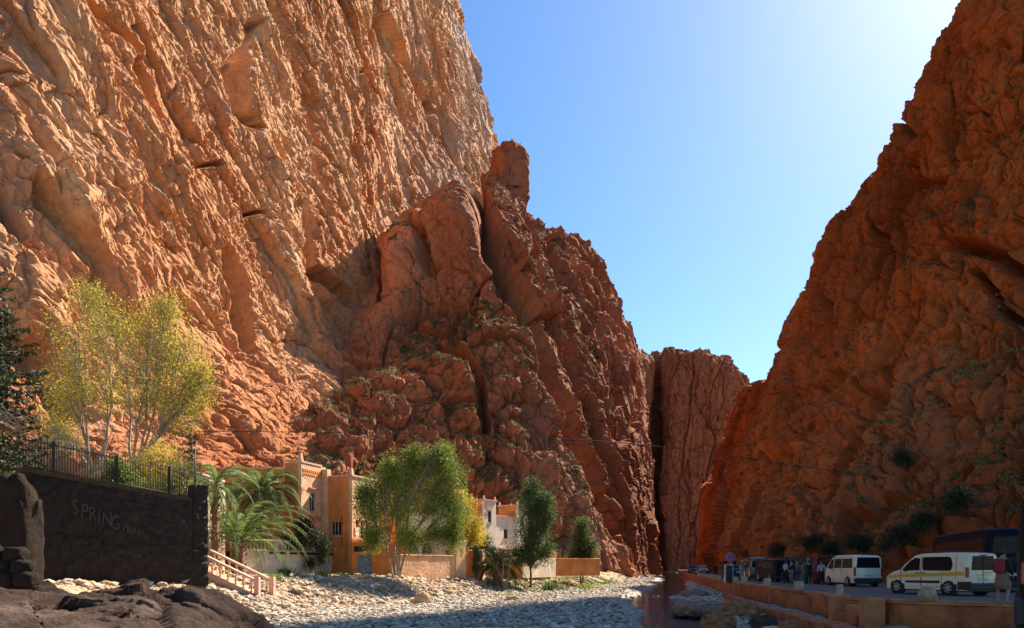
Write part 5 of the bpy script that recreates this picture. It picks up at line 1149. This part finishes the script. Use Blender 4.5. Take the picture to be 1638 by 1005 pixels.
    if spare: MB().lathe((0, rb-.12, 1.0), [(.1, -.08), (.34, -.08), (.37, 0), (.34, .1)], 20, 'Y').build('spare_wheel', mc_tyre, root)
    MB().box((0, 0, zb+.02), (W*.8, L*.86, .14)).build('underbody', mc_plast, root)
    for y in wheels:
        for sd_ in (-1, 1):
            xx = sd_*(hw(y, wr)-.10)
            a = MB(); a.lathe((sd_*(hw(y, .4)-.03), y, wr+.02), [(wr*1.22, -.03), (wr*1.22, .034)], 22, 'X').build('wheel_arch', mc_seam, root)
            wl = MB().lathe((xx, y, wr), [(wr*.6, -.10), (wr*.94, -.10), (wr, -.07), (wr, .07), (wr*.94, .125), (wr*.64, .13)] if sd_ > 0 else [(wr*.64, -.13), (wr*.94, -.125), (wr, -.07), (wr, .07), (wr*.94, .10), (wr*.6, .10)], 22, 'X').build('wheel', mc_tyre, root)
            rm = MB().lathe((xx+sd_*.135, y, wr), [(wr*.66, -.012), (wr*.66, .01)] , 20, 'X')
            rm.build('rim', mc_seam, wl); sp = MB()
            for k in range(7): q = k*2*math.pi/7; sp.add([(xx+sd_*.152, y+math.cos(q+o_)*r_*wr, wr+math.sin(q+o_)*r_*wr) for (r_, o_) in ((.08, -.9), (.62, -.17), (.62, .17), (.08, .9))]+[(xx+sd_*.13, y+math.cos(q+o_)*r_*wr, wr+math.sin(q+o_)*r_*wr) for (r_, o_) in ((.08, -.9), (.62, -.17), (.62, .17), (.08, .9))], [[0, 1, 2, 3], [0, 4, 5, 1], [1, 5, 6, 2], [2, 6, 7, 3], [3, 7, 4, 0]])
            sp.lathe((xx+sd_*.15, y, wr), [(wr*.14, -.012), (wr*.14, .012)], 10, 'X'); sp.build('hub_cap', mc_rim, wl)
    return root
hz = lambda hx, hy: math.atan2(-hx, hy)
# the cream van with the amber stripe
vx, vy = .6137*30, 30.0; h_ = Vector((-.30, .954)); rt = Vector((.954, .30)); c_ = Vector((vx, vy))+h_*2.1+rt*.88
v1 = vehicle('cream white small van with amber stripe and black lower trim, nearest on the road', 'van', 4.25, 1.76, 1.82, [(-2.2, 1.62), (-2.08, 1.76), (-1.85, 1.80), (-.9, 1.82), (.1, 1.80), (.55, 1.72), (1.05, 1.34), (1.28, 1.10), (1.7, 1.00), (2.0, .86), (2.13, .70)], mc_white, (c_.x, c_.y, RZ+.01), hz(*h_), (-1.28, 1.38), .33, 1.0,
  side_glass=[[(.18, 1.06), (.20, 1.58), (.45, 1.62), (.72, 1.48), (1.12, 1.10), (1.0, 1.06)], [(-1.42, 1.10), (-1.46, 1.3), (-1.36, 1.60), (-1.2, 1.64), (.02, 1.64), (.06, 1.6), (.05, 1.10), (-.05, 1.06), (-1.34, 1.05)]],
  rear_glass=(.62, 1.08, 1.66), front_glass=(1.22, 1.13, .62, 1.70, .68), stripe=[(-2.0, .86), (1.6, .74), (1.98, .70), (1.9, .80), (1.3, .88), (-2.0, 1.02)], tail=(.80, .78, 1.20, .13), clad=[(-.85, .52), (.95, .52), (.93, .62), (-.85, .64)],
  seams=[(.10, .36, .12, 1.70), (-1.62, .7, -1.62, 1.74), (-.95, .36, -.95, 1.04), (1.18, .44, 1.2, 1.05), (.1, .36, -1.0, .36)], handles=[(.28, .95), (-.05, .95)], rails=True, name='parked_van')
for sd_ in (-1, 1): MB().box((sd_*.84, -2.0, .44), (.12, .62, .34), bev=.03).build('bumper_corner', mc_plast, v1)
MB().box((0, -2.15, 1.70), (.34, .05, .05)).build('brake_light', mc_red, v1); MB().box((.26, -2.145, .98), (.5, .02, .05)).build('stripe', mc_yel, v1); MB().box((.05, -2.145, .88), (.9, .012, .012)).build('door_seam', mc_seam, v1); MB().box((.0, -2.145, 1.1), (.012, .012, 1.1)).build('door_seam', mc_seam, v1)
# the white minibus
c2 = Vector((.4657*45, 45.0))+Vector((.03, 1))*2.35+Vector((1, -.03))*.85
v2 = vehicle('white minibus seen from behind, parked between the black van and the yellow striped van', 'minibus', 4.75, 1.72, 1.98, [(-2.4, 1.68), (-2.3, 1.86), (-2.1, 1.94), (-1, 1.98), (.6, 1.96), (1.1, 1.84), (1.7, 1.38), (2.0, 1.12), (2.3, .92), (2.4, .76)], mc_white2, (c2.x-.15, c2.y, RZ+.01), hz(.03, 1), (-1.45, 1.5), .33, 1.08, tumble=.10,
  side_glass=[[(.75, 1.15), (.75, 1.72), (1.1, 1.70), (1.65, 1.2), (1.6, 1.15)], [(-.5, 1.15), (-.5, 1.74), (.62, 1.74), (.62, 1.15)], [(-2.1, 1.15), (-2.0, 1.74), (-.62, 1.74), (-.62, 1.15)]],
  rear_glass=(.72, 1.16, 1.80), front_glass=(1.92, 1.2, 1.2, 1.80, .68), tail=(.80, .66, 1.20, .12), seams=[(.68, .4, .68, 1.8), (-.56, .4, -.56, 1.8)], handles=[(.82, 1.0), (-.45, 1.0)], name='parked_minibus')
# black van beside it
box_top = lambda L, H: [(-L/2, H-.16), (-L/2+.12, H-.03), (-L/2+.3, H), (L*.16, H), (L*.24, H-.08), (L*.36, H*.62), (L*.46, H*.52), (L/2, H*.40)]
def at(X, D): return ((X-CX)/F*D, D, RZ+.01)
vehicle('black van with tall wheels parked left of the white minibus', 'van', 4.5, 1.8, 2.05, box_top(4.5, 2.05), mc_black, at(1334, 54), hz(.12, 1), (-1.35, 1.4), .38, 1.1, side_glass=[[(-1.9, 1.2), (-1.9, 1.75), (.2, 1.75), (.2, 1.2)], [(.3, 1.2), (.3, 1.75), (.7, 1.7), (1.1, 1.25)]], rear_glass=(.7, 1.2, 1.8), front_glass=(1.6, 1.25, 1.05, 1.9, .7), tail=(.82, .8, 1.15, .1), name='parked_van')
vehicle('black boxy off road car with spare wheel on its back, roof load on top', 'off road car', 4.0, 1.75, 1.85, [(-2, 1.72), (-1.9, 1.83), (.5, 1.85), (.75, 1.8), (1.15, 1.2), (1.9, 1.1), (2, .9)], mc_black, at(1239, 61), hz(-.05, 1), (-1.2, 1.25), .38, 1.05, tumble=.05, side_glass=[[(-1.7, 1.15), (-1.7, 1.65), (.5, 1.65), (.75, 1.15)]], rear_glass=(.62, 1.2, 1.65), front_glass=(1.12, 1.25, .8, 1.75, .66), tail=(.78, .7, .95, .1), spare=True, name='off_road_car')
vehicle('dark grey minibus in the row left of the off road car', 'minibus', 4.6, 1.8, 2.1, box_top(4.6, 2.1), mc_grey, at(1206, 70), hz(.1, 1), (-1.4, 1.4), .34, 1.1, side_glass=[[(-1.9, 1.2), (-1.9, 1.75), (.9, 1.75), (.9, 1.2)]], rear_glass=(.7, 1.2, 1.8), front_glass=(1.65, 1.25, 1.1, 1.95, .7), tail=(.82, .8, 1.15, .1), name='parked_minibus')
vehicle('black saloon car parked behind the round road sign', 'car', 4.3, 1.72, 1.5, [(-2.15, .8), (-1.9, 1.0), (-1.4, 1.08), (-.9, 1.45), (.3, 1.5), (1.0, 1.05), (1.9, .92), (2.15, .7)], mc_black, at(1176, 82), hz(.15, 1), (-1.3, 1.35), .31, .9, tumble=.2, side_glass=[[(-1.2, 1.0), (-.9, 1.36), (.25, 1.4), (.85, 1.0)]], rear_glass=None, front_glass=(.95, 1.08, .35, 1.46, .6), tail=(.7, .7, .85, .25), name='parked_car')
vehicle('far dark car with pale windscreen facing the camera at the end of the road', 'car', 4.3, 1.75, 1.55, [(-2.15, .8), (-1.9, 1.0), (-1.4, 1.08), (-.9, 1.45), (.3, 1.55), (1.0, 1.05), (1.9, .92), (2.15, .7)], mc_grey, at(1123, 128), hz(-.1, -1), (-1.3, 1.35), .31, .9, tumble=.2, side_glass=[[(-1.2, 1.0), (-.9, 1.36), (.25, 1.4), (.85, 1.0)]], front_glass=(.95, 1.08, .35, 1.46, .6), tail=(.7, .7, .85, .25), name='parked_car')
vehicle('farthest dark car just right of the bend of the wall', 'car', 4.3, 1.75, 1.5, [(-2.15, .8), (-1.9, 1.0), (-1.4, 1.08), (-.9, 1.45), (.3, 1.5), (1.0, 1.05), (1.9, .92), (2.15, .7)], mc_black, at(1108, 150), hz(-.2, -1), (-1.3, 1.35), .31, .9, tumble=.2, side_glass=[[(-1.2, 1.0), (-.9, 1.36), (.25, 1.4), (.85, 1.0)]], tail=(.7, .7, .85, .25), name='parked_car')
# coach behind the van
hc = Vector((.36, .933)).normalized(); pc_ = Vector((24.2, 36.5))+hc*5.6+Vector((hc.y, -hc.x))*1.2
hc = Vector((.30, .954)); 
vehicle('dark blue coach with long black windows standing behind the yellow striped van', 'coach', 11.5, 2.4, 3.15, [(-5.75, 2.8), (-5.6, 3.05), (-5.2, 3.15), (4.6, 3.15), (5.2, 3.0), (5.6, 2.3), (5.75, 1.2)], mc_navy, (26.2, 41.5, RZ+.01), hz(*hc), (-3.4, 3.2), .48, 1.5, tumble=.06, side_glass=[[(-5.3, 1.6), (-5.2, 2.65), (4.6, 2.65), (5.2, 1.9), (5.2, 1.6)]], rear_glass=(.95, 1.9, 2.7), front_glass=(5.72, 1.3, 5.25, 2.9, 1.05), tail=(1.05, .9, 1.3, .14), name='coach')
# black van cut by the right edge
v9 = vehicle('black high roofed van cut off by the right edge of the view, closest of all', 'van', 5.2, 2.0, 2.55, [(-2.6, 2.3), (-2.52, 2.46), (-2.3, 2.53), (1.2, 2.55), (1.7, 2.3), (2.1, 1.5), (2.6, 1.0)], mc_black, (.684*13+.561*2.6+.828*1.0, 13+.828*2.6-.561*1.0, RZ+.0), hz(.561, .828), (-1.6, 1.6), .36, 1.25, tumble=.06, side_glass=[[(-2.2, 1.4), (-2.2, 2.1), (.9, 2.1), (.9, 1.4)]], rear_glass=(.75, 1.4, 2.1), front_glass=(2.05, 1.5, 1.65, 2.3, .8), tail=(.9, .9, 1.3, .12), name='parked_van')
MB().box((-.98, -2.5, .42), (.16, .5, .5), bev=.05).build('bumper_corner', mc_plast, v9)
# ------------------------------------------------ people
m_skin = mat('skin', (.30, .16, .10), .6); m_hair = mat('dark hair', (.02, .014, .01), .8)
cloth_c = {'black': (.012, .012, .014), 'brown': (.10, .055, .03), 'red': (.24, .02, .02), 'white': (.36, .33, .28), 'blue': (.03, .05, .12), 'green': (.03, .09, .04), 'sand': (.32, .24, .15), 'pink': (.30, .07, .08), 'grey': (.14, .13, .12)}
MCL = {k: mat(k+' cloth', v, .9, var=.2, vscale=9) for k, v in cloth_c.items()}
def plaid():
    m = bpy.data.materials.new('plaid cloth'); m.use_nodes = True; n = m.node_tree; L = n.links; b = n.nodes['Principled BSDF']; b.inputs['Roughness'].default_value = .9
    tc = n.nodes.new('ShaderNodeTexCoord'); w1 = n.nodes.new('ShaderNodeTexWave'); w1.inputs['Scale'].default_value = 5; w1.bands_direction = 'Z'; w2 = n.nodes.new('ShaderNodeTexWave'); w2.inputs['Scale'].default_value = 5
    for w_ in (w1, w2): L.new(tc.outputs['Object'], w_.inputs['Vector'])
    a = n.nodes.new('ShaderNodeMath'); a.operation = 'ADD'; L.new(w1.outputs['Fac'], a.inputs[0]); L.new(w2.outputs['Fac'], a.inputs[1]); r = n.nodes.new('ShaderNodeValToRGB'); L.new(a.outputs[0], r.inputs[0])
    r.color_ramp.elements[0].color = (.05, .025, .015, 1); r.color_ramp.elements[1].color = (.22, .13, .08, 1); L.new(r.outputs[0], b.inputs['Base Color']); return m
MCL['plaid'] = plaid()
def skin(name, verts, edges, rad, mt, parent, sub=2, root_i=0):
    me = bpy.data.meshes.new(name); me.from_pydata([tuple(v) for v in verts], edges, []); o = bpy.data.objects.new(name, me); COL.objects.link(o)
    md = o.modifiers.new('s', 'SKIN'); md.use_smooth_shade = True; sv = me.skin_vertices[0].data
    for i, r in enumerate(rad): sv[i].radius = r if hasattr(r, '__len__') else (r, r); sv[i].use_root = (i == root_i)
    o.modifiers.new('u', 'SUBSURF').levels = sub
    bpy.context.view_layer.update(); m2 = bpy.data.meshes.new_from_object(o.evaluated_get(bpy.context.evaluated_depsgraph_get())); bpy.data.objects.remove(o); bpy.data.meshes.remove(me)
    m2.materials.clear(); m2.materials.append(mt); p = bpy.data.objects.new(name, m2); COL.objects.link(p); p.parent = parent; return p
def person(label, loc, rz, topc='black', legc='blue', pose='stand', hat=None, shorts=False, pack=None, robe=None, s=1.0, group=None, fingers=True, sub=2):
    """faces local -Y"""
    root = empty('person', loc, rz, label, 'person', group, s)
    st = {'stand': (.10, .0, .02, .0), 'stride': (.10, -.22, .20, .0), 'wide': (.16, -.05, .08, 0)}[pose]; ax = st[0]
    J = {'pel': (0, 0, .94), 'wst': (0, .01, 1.08), 'cst': (0, .01, 1.28), 'shc': (0, .02, 1.42), 'nck': (0, .0, 1.50), 'jaw': (0, -.025, 1.57), 'hd': (0, -.01, 1.64), 'crn': (0, .0, 1.70)}
    for sd_, k, yy_ in ((1, 'L', st[1]), (-1, 'R', st[2])):
        J['hip'+k] = (sd_*.09, 0, .90); J['kne'+k] = (sd_*ax, yy_*.5-.03, .49); J['ank'+k] = (sd_*ax*1.05, yy_+.02, .085); J['toe'+k] = (sd_*ax*1.2, yy_-.16, .04)
        bend = .16 if (k == 'L' and pose != 'stand') else .05
        J['sh'+k] = (sd_*.18, .02, 1.40); J['el'+k] = (sd_*.25, .05, 1.13); J['wr'+k] = (sd_*.24, -.02-bend*1.1, .90+bend*.9); J['hn'+k] = (sd_*.235, -.05-bend*1.3, .84+bend*.95)
    names = list(J); ix = {n: i for i, n in enumerate(names)}; R_ = {'pel': .125, 'wst': .115, 'cst': (.145, .11), 'shc': (.11, .09), 'nck': .052, 'jaw': .066, 'hd': (.076, .092), 'crn': .06, 'hip': .088, 'kne': .056, 'ank': .038, 'toe': .034, 'sh': .062, 'el': .043, 'wr': .029, 'hn': (.036, .02)}
    rr = lambda n, d=0.0: (lambda q: tuple(a+d for a in q) if hasattr(q, '__len__') else q+d)(R_.get(n, R_.get(n[:-1])))
    ch = [('pel', 'wst'), ('wst', 'cst'), ('cst', 'shc'), ('shc', 'nck'), ('nck', 'jaw'), ('jaw', 'hd'), ('hd', 'crn')]
    for k in 'LR': ch += [('pel', 'hip'+k), ('hip'+k, 'kne'+k), ('kne'+k, 'ank'+k), ('ank'+k, 'toe'+k), ('shc', 'sh'+k), ('sh'+k, 'el'+k), ('el'+k, 'wr'+k), ('wr'+k, 'hn'+k)]
    V = [J[n] for n in names]; E = [(ix[a], ix[b]) for a, b in ch]; RD = [rr(n) for n in names]
    # nose, ears and fingers grow out of the same surface
    for (p, a, r) in (((0, -.115, 1.615), 'jaw', .012), ((.083, .0, 1.625), 'hd', .014), ((-.083, .0, 1.625), 'hd', .014)):
        V.append(p); RD.append(r); E.append((ix[a], len(V)-1))
    if fingers:
        for k, sd_ in (('L', 1), ('R', -1)):
            h = Vector(J['hn'+k]); w_ = Vector(J['wr'+k]); d = (h-w_).normalized()
            for q, (off, ln) in enumerate(((-.027, .070), (-.009, .080), (.009, .075), (.026, .060))):
                p1 = h+d*.03+Vector((0, off, 0)); p2 = p1+d*ln*.55+Vector((-sd_*.012, 0, 0)); b = len(V)
                V += [tuple(p1), tuple(p2)]; RD += [.010, .008]; E += [(ix['hn'+k], b), (b, b+1)]
            b = len(V); V += [tuple(h+Vector((-sd_*.015, -.045, .0)))]; RD += [.010]; E += [(ix['hn'+k], b)]
    skin('body', V, E, RD, m_skin, root, sub)
    def part(nm, ns, es, d, mt): skin(nm, [J[n] for n in ns], [(ns.index(a), ns.index(b)) for a, b in es], [rr(n, d) for n in ns], mt, root, sub)
    if robe:
        MB().lathe((0, .01, 0), [(.25, .10), (.235, .4), (.20, .8), (.17, 1.08), (.20, 1.30), (.17, 1.42), (.07, 1.50)], 16, sx=1.1, sy=.85).build('robe', MCL[robe], root)
    else:
        part('jacket', ['pel', 'wst', 'cst', 'shc', 'shL', 'elL', 'wrL', 'shR', 'elR', 'wrR'], [('pel', 'wst'), ('wst', 'cst'), ('cst', 'shc'), ('shc', 'shL'), ('shL', 'elL'), ('elL', 'wrL'), ('shc', 'shR'), ('shR', 'elR'), ('elR', 'wrR')], .022, MCL[topc])
        if shorts: MB().lathe((0, .0, 0), [(.21, .52), (.20, .7), (.17, .9), (.15, 1.02)], 16, sx=1.1, sy=.95).build('kilt', MCL[legc], root)
        else: part('trousers', ['pel', 'hipL', 'kneL', 'ankL', 'hipR', 'kneR', 'ankR'], [('pel', 'hipL'), ('hipL', 'kneL'), ('kneL', 'ankL'), ('pel', 'hipR'), ('hipR', 'kneR'), ('kneR', 'ankR')], .016, MCL[legc])
    for k in 'LR':
        a = Vector(J['ank'+k]); t = Vector(J['toe'+k]); MB().tube([a+Vector((0, .05, -.03)), a+Vector((0, 0, -.035)), a.lerp(t, .6)+Vector((0, 0, -.015)), t+Vector((0, -.02, .0))], [.042, .052, .050, .036], 10).build('shoe', MCL['black'], root)
    hb = MB().lathe((0, .012, 1.60), [(.062, -.03), (.088, .0), (.094, .05), (.082, .10), (.05, .135), (.01, .145)], 14, sx=.95, sy=1.08); hb.build('hat' if hat else 'hair', MCL[hat] if hat else m_hair, root)
    if pack: MB().box((0, .22, 1.22), (.32, .2, .46), bev=.07).build('backpack', MCL[pack], root)
    return root
person('person in black jacket and plaid kilt with red backpack standing on the road edge', ((1604-CX)/F*23.2, 23.2, RZ), R(120), 'black', 'plaid', 'wide', None, True, 'red', s=1.02)
pp = [(1187, 70, 20, 'white', 'sand', 'stand', None, None, 'person in white top walking left of the dark grey minibus'), (1216, 64, 200, 'red', 'black', 'stand', None, None, 'person in red jacket just left of the off road car'), (1257, 55, 100, 'white', 'black', 'stride', 'black', None, 'person in white top and black cap right of the off road car'),
 (1266, 54, 300, 'black', 'grey', 'stand', None, None, 'person all in black, second right of the off road car'), (1275, 56, 180, 'grey', 'blue', 'stand', 'sand', None, 'person in grey top and sand hat in the middle of the group'), (1286, 53, 40, 'green', 'black', 'stand', None, 'green', 'person in long dark green robe in the group'),
 (1294, 55, 150, 'black', 'black', 'stand', None, None, 'person in dark clothes right of the green robe'), (1306, 54, 10, 'pink', 'red', 'stand', None, 'red', 'person in long red robe left of the black van'), (1314, 51, 330, 'white', 'black', 'stand', None, None, 'person in white top close to the black van'),
 (1153, 84, 90, 'red', 'grey', 'stride', None, None, 'person in red top left of the round road sign'), (1145, 92, 200, 'black', 'black', 'stand', None, None, 'far person in black left of the one in red')]
for i, (X, D, a, tcol, lcol, ps, ht_, rb_, lb) in enumerate(pp):
    person(lb, ((X-CX)/F*D, D, RZ), R(a), tcol, lcol, ps, ht_, False, None, rb_, s=.95+.02*(i % 4), group='people along the road by the stalls', fingers=D < 57, sub=1)
# ------------------------------------------------ stalls: racks with hanging garments
def rack(X, D, w_, cols, label, rz=0.0, seed=1):
    rnd = random.Random(seed); root = empty('garment_rack', ((X-CX)/F*D, D, RZ), rz, label, 'garment rack')
    for sd_ in (-1, 1): MB().tube([(sd_*w_/2, 0, 0), (sd_*w_/2, 0, 2.0)], .025, 5).build('post', m_wd, root)
    MB().tube([(-w_/2, 0, 1.98), (w_/2, 0, 1.98)], .02, 5).build('rail', m_wd, root); n = len(cols)
    for k, c in enumerate(cols):
        x0 = -w_/2+w_*(k+.1)/n; x1 = -w_/2+w_*(k+.9)/n; zb_ = rnd.uniform(.5, 1.1); V = []; nx, nz = 8, 8
        for i in range(nx+1):
            for j in range(nz+1): x = x0+(x1-x0)*i/nx; z = 1.97-(1.97-zb_)*j/nz; V.append((x, .05*math.sin(i*1.7+k)+.02*j*math.sin(k*2.1+i), z))
        V2 = [(x, y+.02, z) for x, y, z in V]; m = nx+1; q = nz+1; fs = [[i*q+j, (i+1)*q+j, (i+1)*q+j+1, i*q+j+1] for i in range(nx) for j in range(nz)]; nn = len(V)
        MB().add(V+V2, fs+[[a+nn for a in f][::-1] for f in fs], True).build('garment', MCL[c], root, fixn=False)
    return root
rack(1197, 73, 1.6, ['white', 'grey', 'white', 'brown'], 'rack of white and grey cloths by the person in white top', seed=1)
rack(1222, 66, 1.5, ['red', 'pink', 'red', 'white'], 'rack of red and pink cloths left of the off road car', seed=2)
rack(1281, 60, 2.6, ['black', 'green', 'brown', 'blue', 'sand', 'green'], 'long rack of dark and green garments behind the group of people', seed=3)
rack(1309, 57, 1.3, ['red', 'pink', 'white', 'white'], 'rack of pink, red and white garments left of the black van', seed=4)
rack(1164, 90, 2.2, ['brown', 'black', 'red', 'black'], 'far rack of brown and black garments behind the round road sign', seed=5)
rack(1243, 67, 2.0, ['white', 'sand', 'white', 'brown', 'white'], 'rack of pale cloths showing above the roof of the off road car', seed=6)
# ------------------------------------------------ road sign, dark panel, edge stones
m_sb = mat('sign blue', (.03, .07, .28), .5); m_sr = mat('sign red', (.45, .03, .03), .5); m_sw = mat('sign white', (.6, .58, .55), .5)
sg_ = empty('road_sign', ((1165.5-CX)/F*58, 57.5, RZ), 0, 'round blue no stopping sign with red ring and red cross on a grey post', 'road sign')
MB().tube([(0, 0, -.1), (0, 0, 2.35)], .035, 8).build('post', mc_rim, sg_)
MB().lathe((0, -.05, 2.0), [(.36, 0), (.36, .02)], 32, 'Y').build('sign_back', m_sw, sg_)
ring = MB(); vs = []
for r_q in (.355, .27):
    for k in range(32): vs.append((math.cos(k*math.pi/16)*r_q, -.062, 2.0+math.sin(k*math.pi/16)*r_q))
ring.add(vs, [[k, (k+1) % 32, 32+(k+1) % 32, 32+k] for k in range(32)]).build('red_ring', m_sr, sg_)
MB().add([(math.cos(k*math.pi/16)*.268, -.060, 2.0+math.sin(k*math.pi/16)*.268) for k in range(32)], [list(range(32))]).build('blue_disc', m_sb, sg_)
for a_ in (45, 135): c, s = math.cos(R(a_)), math.sin(R(a_)); MB().add([(c*.27*u-s*.035*v, -.065, 2.0+s*.27*u+c*.035*v) for u, v in ((-1, -1), (1, -1), (1, 1), (-1, 1))], [[0, 1, 2, 3]]).build('red_bar', m_sr, sg_)
bp_ = empty('litter_bin', ((1165-CX)/F*57, 56.9, RZ), 0, 'tall narrow black box with grey frame standing at the foot of the round sign', 'box')
MB().box((0, 0, .68), (.50, .30, 1.30), bev=.02).build('panel', mc_plast, bp_)
g = MB(); g.box((-.28, -.0, .7), (.05, .34, 1.4)).box((.28, 0, .7), (.05, .34, 1.4)).box((0, 0, 1.42), (.62, .34, .05)); g.build('frame', mc_rim, bp_)
m_ms = mat('whitewashed marker stone', (.44, .28, .16), .9, bump=.02, bscale=9, var=.4, vscale=4)
for i, (X, w_, h, lb) in enumerate([(1478, .52, .50, 'rough pale rock set on the road edge in front of the yellow striped van'), (1337, .26, .46, 'slim pale marker stone at the post beside the steps'), (1273, .44, .46, 'square reddish marker block on the wall below the group of people'),
  (1223, .42, .5, 'pale marker stone on the wall below the red cloths'), (1187, .44, .5, 'pale marker stone on the wall below the person in white top'), (1173, .36, .42, 'yellowish marker stone just right of the tall black box'), (1157, .36, .42, 'marker stone just left of the tall black box'), (1148, .36, .42, 'second marker stone left of the tall black box'),
  (1141, .36, .42, 'third marker stone left of the tall black box'), (1135, .36, .42, 'fourth marker stone left of the tall black box'), (1129.5, .36, .42, 'fifth marker stone left of the tall black box'), (1124.5, .36, .42, 'sixth marker stone left of the tall black box'), (1120, .36, .42, 'seventh marker stone left of the tall black box'), (1116, .36, .42, 'eighth marker stone left of the tall black box, farthest seen')]):
    k = (X-CX)/F
    best = None
    for (a, b) in zip(WALL[:-1], WALL[1:]):
        d0 = a[0]-k*a[1]; d1 = b[0]-k*b[1]
        if d0*d1 <= 0 and d0 != d1: t_ = d0/(d0-d1); q = (a[0]+(b[0]-a[0])*t_, a[1]+(b[1]-a[1])*t_); best = q if best is None or q[1] < best[1] or i == 0 else best
    if best is None: continue
    o = blob_rock('marker_stone', (best[0]+.2, best[1]+.12, RZ+.10+h*.42), (w_, w_*.8, h), m_ms, 50+i, 20, 16, .10 if i else .3, p=4.5 if i else 2.6); tag(o, lb, 'marker stone', 'marker stones along the road edge')
# ------------------------------------------------ overhead cable from cliff to cliff
cb = MB(); a = P(225, 676, 62); b = P(1420, 752, 60); mid = P(820, 692, 60); pts = []
for k in range(41):
    t = k/40; p = a.lerp(b, t); p.z -= 4*t*(1-t)*(-.15); pts.append(p)
cp = [P(225, 690, 62), P(420, 691, 61), P(620, 693, 60), P(800, 697, 60), P(1000, 709, 60), P(1150, 727, 60), P(1300, 749, 60), P(1420, 765, 61)]
kk_ = np.array([tuple(p) for p in cp]); pts = crom(kk_, np.linspace(0, 7, 60)); o = MB().tube([tuple(p) for p in pts], .028, 5).build('overhead_cable', m_ir); tag(o, 'thin black cable sagging across the gorge from cliff to cliff', 'cable')
